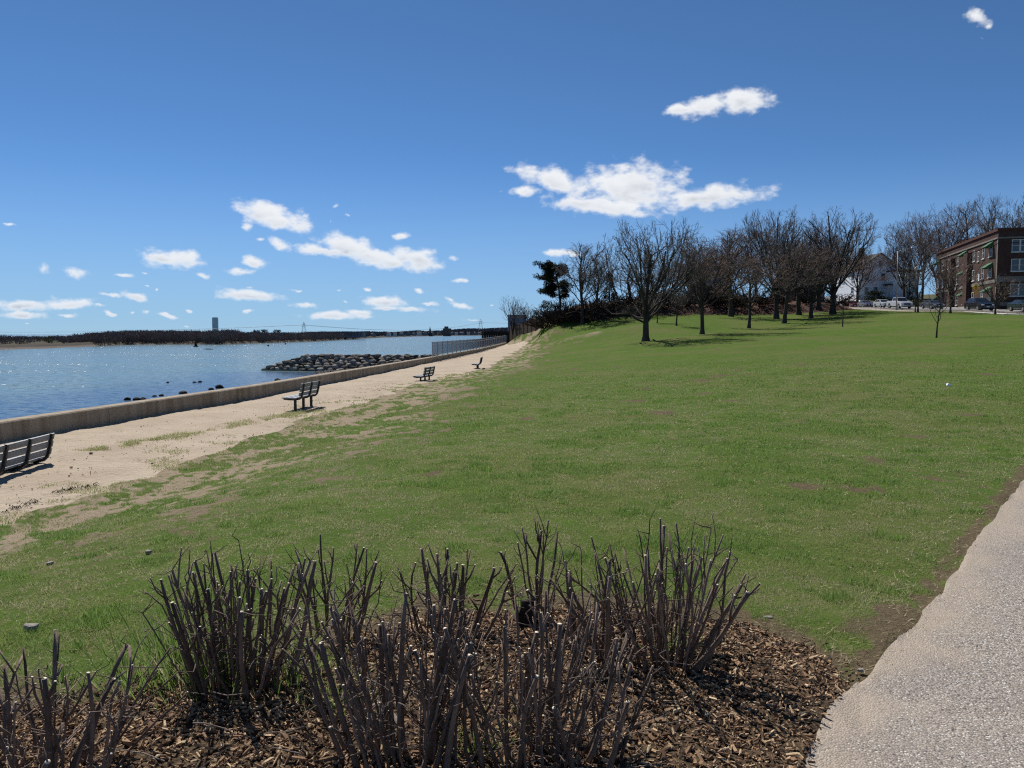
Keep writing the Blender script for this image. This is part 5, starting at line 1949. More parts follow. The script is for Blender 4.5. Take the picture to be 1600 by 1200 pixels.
FLOORS = [H * .185, H * .49, H * .755]
ta = Vector((-na_.y, na_.x, 0))
cols = [(1462, 1.1, 1), (1478, .9, 0), (1492, .9, 0), (1503, 1.5, 1), (1516.5, 1.0, 0), (1531, 1.0, 0), (1542, 1.5, 1), (1469, .8, 0)]
for px, ww, awn in cols:
    s_ = a_of(px)
    for k, z in enumerate(FLOORS):
        p = W3(s_, 0, z)
        window(apt, p, ww * 1.15, 1.9, 0, M_TRIM, nrm=(na_.x, na_.y))
        if awn and not (px == 1462 and k == 1):
            mb = MB()
            q0 = [W3(s_ - ww * .9, 0, z + .55, 1.15), W3(s_ + ww * .9, 0, z + .55, 1.15), W3(s_ + ww * .9, 0, z + 1.35, .03), W3(s_ - ww * .9, 0, z + 1.35, .03)]
            q1 = [(x, y, zz + .05) for x, y, zz in q0]
            mb.hexa(q0, q1)
            for e in (-1, 1):
                q = [W3(s_ + e * ww * .9 - .015, 0, z + .52, 1.12), W3(s_ + e * ww * .9 - .015, 0, z + 1.33, .03), W3(s_ + e * ww * .9 - .015, 0, z + .52, .03)]
                r_ = [tuple(Vector(v) + ua * .03) for v in q]
                mb.add(q + r_, [(0, 1, 2), (5, 4, 3), (0, 3, 4, 1), (1, 4, 5, 2), (2, 5, 3, 0)])
            mb.build('awning', M_AWN, apt)
# narrow stair windows set between the floors
for z in (H * .36, H * .66):
    window(apt, W3(a_of(1523.5), 0, z + .9), .75, 1.7, 0, M_TRIM, nrm=(na_.x, na_.y))
for px in (1470, 1498, 1532, 1548):
    window(apt, W3(a_of(px), 0, .15, .05), .9, .75, 0, M_TRIM, nrm=(na_.x, na_.y), bars=False)
for px in (1587, 1622, 1660):
    s_ = b_of(px)
    for z, hh in ((H * .785, 1.95), (H * .545, 1.95), (H * .235, 1.95)):
        window(apt, W3(0, s_, z), 2.35, hh, 0, M_TRIM, nrm=(nb_.x, nb_.y), double=True)
    window(apt, W3(0, s_, .1), 1.7, .9, 0, M_TRIM, nrm=(nb_.x, nb_.y), bars=False)
# bay in the long facade and its shadowed return
face_box(MB(), 'a', a_of(1513), a_of(1507), ZP + .2, H - 2.4, -.02, .75).build('bay', M_BRICK, apt)
face_box(MB(), 'a', a_of(1487), a_of(1483), ZP + .2, H - 2.4, -.02, .7).build('bay', M_BRICK, apt)
# white board fixed over the belt course
p = W3(a_of(1530), 0, ZB + .75, .5)
t = empty('notice_board', (cn.x + p[0], cn.y + p[1], zc + p[2] + .55), math.atan2(na_.x, -na_.y), 'plain white board on a bracket above the stone band of the brick block', 'sign')
MB().box((0, 0, 0), (.62, .06, 1.15)).build('board', M_WHITE, t)
for z in (.35, .15, -.05, -.25):
    MB().box((0, -.034, z), (.4, .008, .05)).build('printed_line', M_STEEL, t)
MB().box((0, .25, .4), (.06, .45, .06)).build('bracket', M_STEEL, t)

# ------------------------------------------------------------------ cars
M_TYRE = pm('tyre_rubber', (.018, .018, .018), (.012, .012, .012), 8, .85, .2, bump=0)
M_RIM = pm('wheel_rim', (.45, .46, .48), (.38, .39, .41), 4, .35, .5, metallic=.7, bump=0)
M_CGLASS = pm('car_glass', (.02, .024, .03), (.03, .035, .042), 1, .06, .8, bump=0)
M_LAMP = pm('headlamp_glass', (.75, .76, .78), (.65, .66, .68), 3, .12, .7, bump=0)
M_TAIL = pm('tail_lamp', (.30, .015, .012), (.2, .012, .01), 3, .2, .6, bump=0)
M_GRILLE = pm('black_grille', (.02, .02, .022), (.03, .03, .032), 6, .5, .5, bump=0)
M_CHROME = pm('chrome', (.6, .61, .63), (.5, .51, .53), 4, .18, .6, metallic=.9, bump=0)


def paint(name, c, metallic=.25):
    return pm(name, c, tuple(v * .9 for v in c), .6, .28, .5, metallic=metallic, bump=0, **{'Coat Weight': .7, 'Coat Roughness': .06})


def car(name, kind, loc, rz, pm_, label, cat):
    t = empty(name, loc, rz, label, cat, 'cars parked along the street')
    S = {'sedan': dict(L=4.75, W=1.84, hood=.98, belt=1.02, roof=1.45, y0=-1.05, y1=-.25, y2=1.0, y3=1.78, deck=1.06, wr=.33, clr=.24),
         'hatch': dict(L=4.3, W=1.8, hood=1.0, belt=1.04, roof=1.52, y0=-1.1, y1=-.3, y2=1.35, y3=1.95, deck=1.08, wr=.33, clr=.24),
         'suv': dict(L=4.75, W=1.92, hood=1.12, belt=1.18, roof=1.76, y0=-1.05, y1=-.3, y2=1.6, y3=2.15, deck=1.22, wr=.38, clr=.28),
         'pickup': dict(L=5.8, W=2.0, hood=1.22, belt=1.28, roof=1.92, y0=-1.25, y1=-.6, y2=.75, y3=.95, deck=1.25, wr=.40, clr=.34)}[kind]
    L, Wd, wr = S['L'], S['W'], S['wr']
    f, r = -L / 2, L / 2
    ya, yb = f + L * .19, r - L * .20
    ar = wr + .06

    def arch(y):
        return [(y - ar * math.cos(a), wr + ar * math.sin(a)) for a in np.linspace(0, math.pi, 9)]
    low = S['clr']
    poly = [(f + .06, low)] + [(y, z) for y, z in arch(ya) if z > low] + [(y, z) for y, z in arch(yb) if z > low] + [(r - .06, low), (r, low + .25), (r, S['deck'] - .22), (r - .08, S['deck'] - .02)]
    poly += [(S['y3'], S['deck'])] if kind != 'pickup' else [(S['y3'], S['deck'])]
    poly += [(S['y0'], S['belt']), (f + .45, S['hood'] - .04), (f + .12, S['hood'] - .14), (f, S['hood'] - .36), (f, low + .2)]
    MB().prism(poly, 'x', -Wd / 2, Wd / 2).build('body', pm_, t, bevel=.07)
    # greenhouse
    wb, wtop = Wd * .93 / 2, Wd * .76 / 2
    zb, zt = S['belt'] - .04, S['roof']
    B = [(-wb, S['y0'], zb), (wb, S['y0'], zb), (wb, S['y3'], zb), (-wb, S['y3'], zb)]
    T = [(-wtop, S['y1'], zt - .05), (wtop, S['y1'], zt - .05), (wtop, S['y2'], zt - .05), (-wtop, S['y2'], zt - .05)]
    MB().hexa(B, T).build('cabin', pm_, t)
    MB().hexa([(-wtop - .02, S['y1'] - .04, zt - .048), (wtop + .02, S['y1'] - .04, zt - .048), (wtop + .02, S['y2'] + .04, zt - .048), (-wtop - .02, S['y2'] + .04, zt - .048)],
              [(-wtop + .1, S['y1'] + .12, zt), (wtop - .1, S['y1'] + .12, zt), (wtop - .1, S['y2'] - .1, zt), (-wtop + .1, S['y2'] - .1, zt)]).build('roof', pm_, t)

    def pane(q00, q10, q11, q01, u0, u1, v0, v1, nm):
        q00, q10, q11, q01 = map(Vector, (q00, q10, q11, q01))
        n = (q10 - q00).cross(q01 - q00).normalized()

        def at(u, v):
            return q00.lerp(q10, u).lerp(q01.lerp(q11, u), v)
        a = [at(u0, v0), at(u1, v0), at(u1, v1), at(u0, v1)]
        MB().hexa([tuple(p - n * .02) for p in a], [tuple(p + n * .012) for p in a]).build(nm, M_CGLASS, t)
    pane(B[0], B[1], T[1], T[0], .05, .95, .10, .93, 'windscreen')
    pane(B[2], B[3], T[3], T[2], .07, .93, .12, .92, 'rear_window')
    for a, b, c, d_ in ((B[1], B[2], T[2], T[1]), (B[3], B[0], T[0], T[3])):
        for u0, u1 in ((.10, .47), (.51, .90)):
            pane(a, b, c, d_, u0, u1, .14, .90, 'side_window')
    for sx in (-1, 1):
        for y in (ya, yb):
            w_ = MB()
            w_.prism([(y + wr * math.cos(a), wr + wr * math.sin(a)) for a in np.linspace(0, 2 * math.pi, 17)[:-1]], 'x', sx * (Wd / 2 - .22), sx * (Wd / 2 + .005))
            w = w_.build('wheel', M_TYRE, t)
            MB().prism([(y + wr * .66 * math.cos(a), wr + wr * .66 * math.sin(a)) for a in np.linspace(0, 2 * math.pi, 13)[:-1]], 'x', sx * (Wd / 2 - .05), sx * (Wd / 2 + .018)).build('rim', M_RIM, w)
        MB().box((sx * Wd * .36, f + .05, S['hood'] - .30), (Wd * .2, .14, .15)).build('headlight', M_LAMP, t, bevel=.02)
        MB().box((sx * Wd * .41, r - .03, S['deck'] - .24), (Wd * .15, .1, .2)).build('tail_light', M_TAIL, t)
        MB().box((sx * (Wd / 2 + .09), S['y0'] + .28, S['belt'] + .08), (.2, .12, .15)).build('mirror', pm_, t, bevel=.02)
        for yh in (S['y1'] + .55, S['y2'] - .15):
            if kind != 'pickup' or yh < S['y2']:
                MB().box((sx * (Wd / 2 + .012), yh, S['belt'] - .14), (.03, .2, .035)).build('door_handle', pm_, t)
    g = MB().box((0, f - .005, S['hood'] - .40 if kind != 'pickup' else .85), (Wd * (.42 if kind != 'pickup' else .52), .06, .16 if kind != 'pickup' else .34)).build('grille', M_GRILLE, t)
    if kind == 'pickup':
        MB().box((0, f - .045, .86), (Wd * .5, .03, .06)).build('grille_bar', M_CHROME, g)
        MB().box((0, f - .06, .55), (Wd * .92, .16, .2)).build('front_bumper', M_CHROME, t, bevel=.03)
        MB().box((0, 1.95, S['deck'] + .02), (Wd * .82, 1.75, .05)).build('bed_cover', M_GRILLE, t)
    else:
        MB().box((0, f - .01, low + .16), (Wd * .66, .05, .14)).build('lower_grille', M_GRILLE, t)
    MB().box((0, f - .03, low + .30), (.34, .02, .13)).build('number_plate', M_WHITE, t)
    MB().box((0, 0, low - .02), (Wd * .8, L * .86, .1)).build('underbody', M_GRILLE, t)
    return t


CARS = [('parked_car', 'sedan', 1600, 487.0, 100.5, -6, (.025, .050, .045), 'dark green sedan cut by the picture edge before the brick block', 'car'),
        ('parked_suv', 'suv', 1530, 486.3, 110, -5, (.012, .013, .016), 'black sport utility vehicle parked in front of the brick corner', 'car'),
        ('parked_car', 'sedan', 1456.5, 482.6, 134, -2, (.085, .09, .105), 'dark grey sedan parked before the brick facade and street trees', 'car'),
        ('pickup_truck', 'pickup', 1405, 482.2, 140, -1, (.62, .64, .67), 'white pickup truck in front of the white house', 'truck'),
        ('parked_car', 'hatch', 1379, 481.4, 148, -3, (.60, .63, .62), 'white hatchback just behind the pickup truck', 'car'),
        ('parked_car', 'sedan', 1352, 481, 158, -8, (.16, .15, .20), 'greyish violet sedan between red car and rounded shrub', 'car'),
        ('parked_car', 'sedan', 1332, 480.3, 174, -10, (.30, .02, .03), 'red car farthest along the street beside the dark bin', 'car')]
for i, (nm, kind, px, py, d, a, c, lab, cat) in enumerate(CARS):
    b = P(px, py, d)
    z = gz(b.x, b.y)
    cr = car(nm, kind, (b.x, b.y, z + .01), R(a), paint('car_paint_%d' % i, c), lab, cat)
    sl = (gz(b.x, b.y + 2) - gz(b.x, b.y - 2)) / 4
    cr.rotation_euler = (math.atan(sl), 0, R(a))

# kerb stones along the near edge of the street
kb = empty('kerb', (float(road_x(100)) - 5.2, 100, gz(float(road_x(100)) - 5.2, 100)), 0, None, None)
kb['kind'] = 'structure'
kb['label'] = 'pale granite kerb along the near side of the street'
kp = along([(float(road_x(y)) - 5.25, y) for y in np.linspace(60, 185, 60)], 2.4)
for i in range(len(kp) - 1):
    (xa, ya), (xb, yb) = kp[i], kp[i + 1]
    za, zb_ = gz(xa, ya), gz(xb, yb)
    dv = Vector((xb - xa, yb - ya, 0)).normalized()
    nv = Vector((-dv.y, dv.x, 0)) * .08
    A_, B_ = Vector((xa, ya, 0)) + dv * .01, Vector((xb, yb, 0)) - dv * .01
    q = [A_ + nv + Vector((0, 0, za - .2)), A_ - nv + Vector((0, 0, za - .2)), B_ - nv + Vector((0, 0, zb_ - .2)), B_ + nv + Vector((0, 0, zb_ - .2))]
    r_ = [v + Vector((0, 0, .42)) for v in q]
    MB().hexa([tuple(v - kb.location) for v in q], [tuple(v - kb.location) for v in r_]).build('kerb_stone', M_STONE, kb)

# ------------------------------------------------------------------ street furniture
M_YEL = pm('sign_yellow', (.75, .40, .015), (.68, .36, .015), 2, .6, .3, bump=0)
M_LIGHTPOLE = pm('pale_pole', (.30, .30, .30), (.24, .24, .24), 3, .55, .4, metallic=.3, bump=0)
b = P(1400.5, 483, 131)
z = gz(b.x, b.y)
Hl = CAM.z + (522 - 394) * 131 / FPX - z
t = empty('street_lamp', (b.x, b.y, z), 0, 'tall grey street light with a long slanted arm above the pickup truck', 'street lamp')
MB().tube([(0, 0, 0), (0, 0, Hl * .5), (0, 0, Hl)], [.11, .09, .07], 8).build('pole', M_LIGHTPOLE, t, smooth=True)
MB().tube([(0, 0, Hl - .1), (.9, 0, Hl + .25), (2.3, 0, Hl + .62)], [.06, .05, .04], 6).build('arm', M_LIGHTPOLE, t, smooth=True)
MB().hexa([(2.1, -.16, Hl + .52), (3.0, -.12, Hl + .66), (3.0, .12, Hl + .66), (2.1, .16, Hl + .52)], [(2.15, -.12, Hl + .72), (2.9, -.08, Hl + .80), (2.9, .08, Hl + .80), (2.15, .12, Hl + .72)]).build('lamp_head', M_WHITE, t)
MB().tube([(0, 0, -.05), (0, 0, .35)], [.2, .17], 8).build('base', M_LIGHTPOLE, t)
b = P(1430, 487, 112)
z = gz(b.x, b.y)
Hl = CAM.z + (522 - 424) * 112 / FPX - z
t = empty('globe_lamp', (b.x, b.y, z), 0, 'slim lamp post with a pale globe beside the kerb tree', 'street lamp')
MB().tube([(0, 0, 0), (0, 0, .8), (0, 0, Hl)], [.11, .06, .045], 8).build('post', M_BLACK, t, smooth=True)
MB().tube([(0, 0, Hl), (0, 0, Hl + .12), (0, 0, Hl + .32), (0, 0, Hl + .52), (0, 0, Hl + .60)], [.10, .22, .28, .20, .05], 10).build('globe', M_TRIM, t, smooth=True)
# pedestrian crossing sign
b = P(1523.5, 486, 116)
z = gz(b.x, b.y)
zc_ = CAM.z + (522 - 449.5) * 116 / FPX - z
t = empty('crossing_sign', (b.x, b.y, z), R(14), 'yellow diamond pedestrian crossing sign with arrow plate below', 'sign')
MB().tube([(0, .04, 0), (0, .04, zc_ + .3)], .035, 6).build('post', M_STEEL, t)
r_ = .60
dia = MB().prism([(0, zc_ - r_), (r_, zc_), (0, zc_ + r_), (-r_, zc_)], 'y', -.01, .005).build('sign_plate', M_YEL, t)
wk = MB()
wk.prism([(.045 * math.cos(a) + .02, zc_ + .30 + .055 * math.sin(a)) for a in np.linspace(0, 6.283, 9)[:-1]], 'y', -.018, -.011)
wk.prism([(-.05, zc_ + .22), (-.04, zc_ - .02), (.07, zc_ - .02), (.08, zc_ + .22)], 'y', -.018, -.011)
wk.prism([(-.04, zc_ - .022), (-.16, zc_ - .33), (-.08, zc_ - .33), (.02, zc_ - .022)], 'y', -.018, -.011)
wk.prism([(.022, zc_ - .022), (.12, zc_ - .33), (.19, zc_ - .30), (.07, zc_ - .022)], 'y', -.018, -.011)
wk.prism([(-.052, zc_ + .2), (-.18, zc_ + .04), (-.14, zc_ + .0), (-.052, zc_ + .12)], 'y', -.018, -.011)
wk.prism([(.082, zc_ + .2), (.2, zc_ + .06), (.17, zc_ + .02), (.082, zc_ + .12)], 'y', -.018, -.011)
wk.build('walking_figure', M_BLACK, dia)
pl = MB().box((0, 0, zc_ - .82), (.62, .015, .34)).build('arrow_plate', M_YEL, t)
ar_ = MB().prism([(-.2, zc_ - .92), (-.2, zc_ - .80), (-.16, zc_ - .84), (.10, zc_ - .70), (.13, zc_ - .75), (-.13, zc_ - .89), (-.09, zc_ - .92)], 'y', -.016, -.009)
ar_.build('arrow', M_BLACK, pl)
# post on the lawn and bin by the street
b = P(1316.5, 511, 86)
t = empty('lawn_post', (b.x, b.y, gz(b.x, b.y) - .1), 0, 'thin dark post standing alone on the lawn before the white house', 'post')
MB().tube([(0, 0, 0), (.01, 0, 1.2), (.03, .01, 2.55)], [.07, .06, .05], 6).build('post_shaft', M_BARK, t)
MB().tube([(.03, .01, 2.55), (.032, .01, 2.62)], [.065, .04], 6).build('post_cap', M_BLACK, t)
b = P(1321, 481.5, 150)
t = empty('utility_box', (b.x, b.y, gz(b.x, b.y)), .3, 'dark square cabinet standing at the end of the brown bank', 'cabinet')
MB().box((0, 0, .48), (1.0, .8, 1.1)).build('cabinet_body', M_DARKW, t, bevel=.02)
MB().box((0, 0, 1.07), (1.1, .9, .1)).build('lid', M_BLACK, t)


# ------------------------------------------------------------------ pruned shrubs in the mulch bed
M_STEM = pm('shrub_bark', (.205, .152, .122), (.095, .070, .057), 14, .9, .08, bump=.7, bscale=60, bdist=.006, objrand=.35, stretch=(1, 1, .35))
M_CUT = pm('cut_wood', (.74, .66, .52), (.60, .52, .40), 40, .8, .2, bump=0)
M_DEADTWIG = pm('dead_twig', (.21, .17, .14), (.12, .095, .08), 20, .85, .2, bump=0, objrand=.4)


def ground_at(px, py):
    v = pdir(px, py)
    q = CAM + v * (-CAM.z / v.z)
    return q.x, q.y


def stem_mesh(rr, h, tilt, az, r, forks=2, bend=.10, twigs=3):
    """one pruned stem: crooked, tapered, with cut side stubs and a pale cut end"""
    mb = MB()
    d = Vector((math.cos(az) * tilt, math.sin(az) * tilt, 1)).normalized()
    p = Vector((0, 0, -.04))
    n = 6
    pts, rad = [p.copy()], [r * 1.2]
    for i in range(n):
        d = (d + Vector((rr.gauss(0, bend), rr.gauss(0, bend), .06))).normalized()
        p = p + d * (h / n) * rr.uniform(.85, 1.15)
        pts.append(p.copy())
        rad.append(r * (1.08 - .42 * (i + 1) / n) * rr.uniform(.92, 1.1))
    mb.tube(pts, rad, 7, 0, 1)
    for k in range(forks):
        i = rr.randrange(2, n)
        base = pts[i]
        dd = (pts[i] - pts[i - 1]).normalized()
        ax = Vector((rr.gauss(0, 1), rr.gauss(0, 1), rr.gauss(0, .3))).normalized()
        e = (dd + ax * rr.uniform(.45, .85) + Vector((0, 0, .25))).normalized()
        L = h * rr.uniform(.10, .36)
        m1 = base + e * L * .5 + Vector((rr.gauss(0, .01), rr.gauss(0, .01), rr.gauss(0, .01)))
        e2 = (e + Vector((rr.gauss(0, .2), rr.gauss(0, .2), .35))).normalized()
        rr0 = rad[i] * rr.uniform(.45, .75)
        mb.tube([base, m1, m1 + e2 * L * .5], [rr0, rr0 * .9, rr0 * .75], 6, 0, 1)
        if rr.random() < .5:
            e3 = (e2 + Vector((rr.gauss(0, .6), rr.gauss(0, .6), .2))).normalized()
            mb.tube([m1, m1 + e3 * L * .35], [rr0 * .6, rr0 * .45], 5, 0, 1)
    for k in range(twigs):
        i = rr.randrange(1, n + 1)
        e = Vector((rr.gauss(0, 1), rr.gauss(0, 1), rr.uniform(-.2, 1.2))).normalized()
        L = h * rr.uniform(.06, .22)
        q = pts[i] + e * L * .5
        q2 = q + (e + Vector((rr.gauss(0, .5), rr.gauss(0, .5), .3))).normalized() * L * .5
        mb.tube([pts[i], q, q2], [.0026, .0022, .0016], 4, 0)
    return mb


# pool of stems shared by every shrub
rs = random.Random(9)
POOL = []
for i in range(64):
    h = 1.0
    thick = i % 4 == 0
    POOL.append(stem_mesh(rs, .62, rs.uniform(0, .10), rs.uniform(0, 6.28), rs.uniform(.0085, .0122) if thick else rs.uniform(.0036, .0068),
                          rs.choice((0, 1, 2, 2, 3)), rs.uniform(.05, .12) if not thick else .045, rs.randrange(2, 6)).mesh('stem', [M_STEM, M_CUT], smooth=True))

# (ground pixel of the base, base radius across / deep, stems, height, outward lean, label)
SHRUBS = [((40, 1255), (.34, .22), 46, .52, .55, 'pruned bare shrub cut off at the bottom corner nearest the sea', .30),
          ((375, 1092), (.26, .17), 62, .66, .42, 'tall dense pruned shrub with green grass at its foot, nearest the sandy walk', .75),
          ((640, 1215), (.28, .16), 44, .66, .46, 'pruned shrub with thick slanting stems at the lower edge of the mulch', .60),
          ((815, 1205), (.27, .16), 48, .66, .40, 'densest pruned shrub with rows of pale cut ends at the lower edge of the mulch', .60),
          ((690, 1012), (.24, .14), 22, .52, .50, 'thin forked shrub behind the row at the back of the mulch bed', .25),
          ((835, 985), (.10, .07), 11, .58, .30, 'small shrub with the tallest single whip beside a dark shaded hollow', .35),
          ((1040, 1055), (.22, .16), 50, .72, .56, 'wide branching pruned shrub nearest the footpath', .70),
          ((935, 1050), (.13, .12), 17, .60, .48, 'loose shrub with slanting stems between dense shrub and wide branching one', .40),
          ((925, 1215), (.16, .10), 13, .46, .50, 'sparse shrub of curved grey stems at the bottom edge beside the dense one', .40),
          ((520, 1010), (.18, .10), 16, .54, .45, 'thin loose shrub between the tall dense shrub and the back of the bed', .20)]
rsh = random.Random(23)
for (bp, br, n, h, lean, lab, dens) in SHRUBS:
    x, y = ground_at(*bp)
    z = gz(x, y) + .06
    t = empty('pruned_shrub', (x, y, z), 0, lab, 'shrub', 'pruned bare shrubs in the mulch bed')
    for i in range(int(n * 1.0)):
        a, q = rsh.uniform(0, 6.283), rsh.random() ** .6
        ox, oy = math.cos(a) * q * br[0], math.sin(a) * q * br[1]
        o = link('stem', POOL[rsh.randrange(64)], t)
        o.location = (ox, oy, 0)
        tl = lean * (q * rsh.uniform(.5, 1.2) + rsh.gauss(0, .12))
        ax = Vector((-math.sin(a), math.cos(a), 0))
        hh = h * rsh.uniform(.78, 1.04) * (1 - .14 * q)
        if lab.startswith('small shrub with the tallest') and i == 0:
            hh, tl = h * 1.12, .08
        k = hh / .62
        kk = rsh.uniform(.85, 1.2) if hh < h * 1.1 else .55
        o.rotation_mode = 'QUATERNION'
        from mathutils import Quaternion
        o.rotation_quaternion = Quaternion(ax, tl * 1.05) @ Quaternion((0, 0, 1), rsh.uniform(0, 6.28))
        o.scale = (kk, kk, k)
    # dead thin twigs lying through the stems
    tw = MB()
    for i in range(int(n * .8)):
        a = rsh.uniform(0, 6.28)
        p = Vector((rsh.gauss(0, br[0] * .9), rsh.gauss(0, br[1] * .9), rsh.uniform(.0, h * .45)))
        d = Vector((math.cos(a), math.sin(a), rsh.uniform(-.2, .7))).normalized()
        pts = [p]
        for j in range(3):
            d = (d + Vector((rsh.gauss(0, .3), rsh.gauss(0, .3), rsh.gauss(0, .2)))).normalized()
            p = p + d * rsh.uniform(.03, .11)
            p.z = max(p.z, .01)
            pts.append(p)
        tw.tube(pts, [.0026, .0022, .0018, .0013], 4)
    setp(tw.build('dead_twigs', M_DEADTWIG, t), kind='stuff')

# curved grey branch lying at the foot of the thick stemmed shrub
for (pts_px, r, lab) in (([(545, 1156, .03), (590, 1150, .10), (618, 1168, .09), (640, 1205, .02)], .011, 'curved grey branch arching over the mulch at the lower edge'),
                         ([(810, 1165, .03), (835, 1152, .09), (865, 1165, .07), (890, 1200, .02)], .007, 'thin pale arched twig on the mulch beside the dense shrub'),
                         ([(395, 1095, .06), (440, 1082, .05), (447, 1060, .12), (438, 1030, .20)], .007, 'pale hooked twig at the foot of the tall dense shrub')):
    mb = MB()
    w = [ground_at(a, b) for a, b, c in pts_px]
    ctrlp = [Vector((q[0], q[1], gz(*q) + c[2] + .03)) for q, c in zip(w, pts_px)]
    fine = []
    for i in range(len(ctrlp) - 1):
        for k in range(4):
            fine.append(ctrlp[i].lerp(ctrlp[i + 1], k / 4) + Vector((0, 0, .012 * math.sin(k / 4 * 3.14))))
    fine.append(ctrlp[-1])
    mb.tube(fine, r, 7, 0, 1)
    setp(mb.build('fallen_branch', [M_DEADTWIG, M_CUT], None, smooth=True), lab, 'branch')

# ------------------------------------------------------------------ bark chips
gm = np.random.default_rng(12)


def in_bed(n, lo=0.0):
    a = gm.uniform(R(-44), R(34), n)
    d = np.sqrt(gm.uniform(1.7 ** 2, 6.0 ** 2, n))
    x, y = d * np.sin(a), d * np.cos(a)
    be = bed_edge(x, y)
    k = (be > lo) | ((be > lo - .22) & (gm.random(n) < .10))
    k &= path_edge(x, y) < -.02 + .05 * gm.random(n) ** 3
    return x[k], y[k]


cxs, cys = in_bed(86000)
nc = len(cxs)
bed_z = height(cxs, cys) + np.clip(bed_edge(cxs, cys), 0, .6) * .10 + (fbm(cxs * 7, cys * 7, 64, 3) - .5) * .05 + gm.uniform(-.006, .016, nc)
Lc = gm.gamma(2.0, .0040, nc) + .0045
Wc = Lc * gm.uniform(.10, .36, nc)
Tc = gm.uniform(.0018, .005, nc)
un = np.array([[-1, -1, -1], [1, -1, -1], [1, 1, -1], [-1, 1, -1], [-.8, -.7, 1], [.8, -.8, 1], [.7, .8, 1], [-.9, .6, 1]], float)
v = un[None] * np.stack([Lc, Wc, Tc], 1)[:, None, :] * (1 + gm.uniform(-.25, .25, (nc, 8, 3)))


def spin(v, yaw, pitch, roll):
    c, s = np.cos(roll)[:, None], np.sin(roll)[:, None]
    v = np.stack([v[..., 0], v[..., 1] * c - v[..., 2] * s, v[..., 1] * s + v[..., 2] * c], -1)
    c, s = np.cos(pitch)[:, None], np.sin(pitch)[:, None]
    v = np.stack([v[..., 0] * c + v[..., 2] * s, v[..., 1], -v[..., 0] * s + v[..., 2] * c], -1)
    c, s = np.cos(yaw)[:, None], np.sin(yaw)[:, None]
    return np.stack([v[..., 0] * c - v[..., 1] * s, v[..., 0] * s + v[..., 1] * c, v[..., 2]], -1)


v = spin(v, gm.uniform(0, 6.28, nc), gm.normal(0, .35, nc), gm.normal(0, .5, nc)) + np.stack([cxs, cys, bed_z], 1)[:, None, :]
hexf = np.array([(4, 5, 6, 7), (0, 1, 5, 4), (1, 2, 6, 5), (2, 3, 7, 6), (3, 0, 4, 7)])
f = hexf[None] + (np.arange(nc) * 8)[:, None, None]


def _chip():
    m, nt = new_mat('bark_chips')
    g = nt.n('ShaderNodeNewGeometry').outputs['Random Per Island']
    cr = nt.n('ShaderNodeValToRGB', ins={0: g})
    e = cr.color_ramp.elements
    e[0].position, e[0].color = 0.0, (.060, .040, .024, 1)
    e[1].position, e[1].color = 1.0, (.66, .52, .33, 1)
    for p_, c_ in ((.26, (.190, .112, .064)), (.58, (.315, .195, .112)), (.84, (.46, .31, .18))):
        q_ = e.new(p_)
        q_.color = (*c_, 1)
    co = nt.n('ShaderNodeTexCoord').outputs['Object']
    nz = nt.noise(co, 180, 3, .6).outputs[0]
    c = nt.mix(nt.math('MULTIPLY', nt.ramp(nz, .4, .7), .4), cr.outputs[0], (.04, .022, .014))
    finish(nt, c, .85, .2, bump=nz, bump_strength=.4, bump_dist=.002)
    return m


setp(link('bark_chips', np_mesh('bark_chips', v.reshape(-1, 3), f.reshape(-1, 4), [_chip()])), 'loose brown bark chips covering the planting bed', kind='stuff')

# ------------------------------------------------------------------ grass blades
def _blade():
    m, nt = new_mat('grass_blades')
    g = nt.n('ShaderNodeNewGeometry').outputs['Random Per Island']
    dry = nt.n('ShaderNodeAttribute', attribute_name='dry').outputs['Fac']
    lush = nt.n('ShaderNodeAttribute', attribute_name='lush').outputs['Fac']
    c = nt.mix(g, (.195, .245, .058), (.355, .395, .130))
    c = nt.mix(lush, c, nt.mix(g, (.095, .195, .034), (.225, .360, .076)))
    c = nt.mix(dry, c, nt.mix(g, (.34, .28, .16), (.62, .55, .38)))
    b = nt.n('ShaderNodeBsdfPrincipled', ins={'Base Color': c, 'Roughness': .8, 'Specular IOR Level': .08})
    tr = nt.n('ShaderNodeBsdfTranslucent', ins={'Color': c})
    mx_ = nt.n('ShaderNodeMixShader', ins={0: .45, 1: b.outputs[0], 2: tr.outputs[0]})
    out = nt.n('ShaderNodeOutputMaterial')
    nt.link(mx_.outputs[0], out.inputs[0])
    return m


M_BLADE = _blade()
gg = np.random.default_rng(99)


def blades(name, x, y, z, length, width, lean, dry, lush, label, az=None):
    n = len(x)
    th = gg.uniform(0, 6.283, n)
    la = gg.uniform(0, 6.283, n) if az is None else az
    sx_, sy_ = np.cos(th) * width, np.sin(th) * width
    tx, ty = np.cos(la) * lean * length, np.sin(la) * lean * length
    tz = length * np.sqrt(np.maximum(.05, 1 - np.minimum(lean, .97) ** 2))
    p = np.stack([x, y, z - .004], 1)
    t = np.stack([p + np.stack([-sx_, -sy_, 0 * z], 1), p + np.stack([sx_, sy_, 0 * z], 1), p + np.stack([tx, ty, tz], 1)], 1)
    me = np_mesh(name, t.reshape(-1, 3), np.arange(n * 3).reshape(-1, 3), [M_BLADE])
    add_attr(me, 'dry', np.repeat(dry, 3))
    add_attr(me, 'lush', np.repeat(lush, 3))
    return setp(link(name, me), label, kind='stuff')


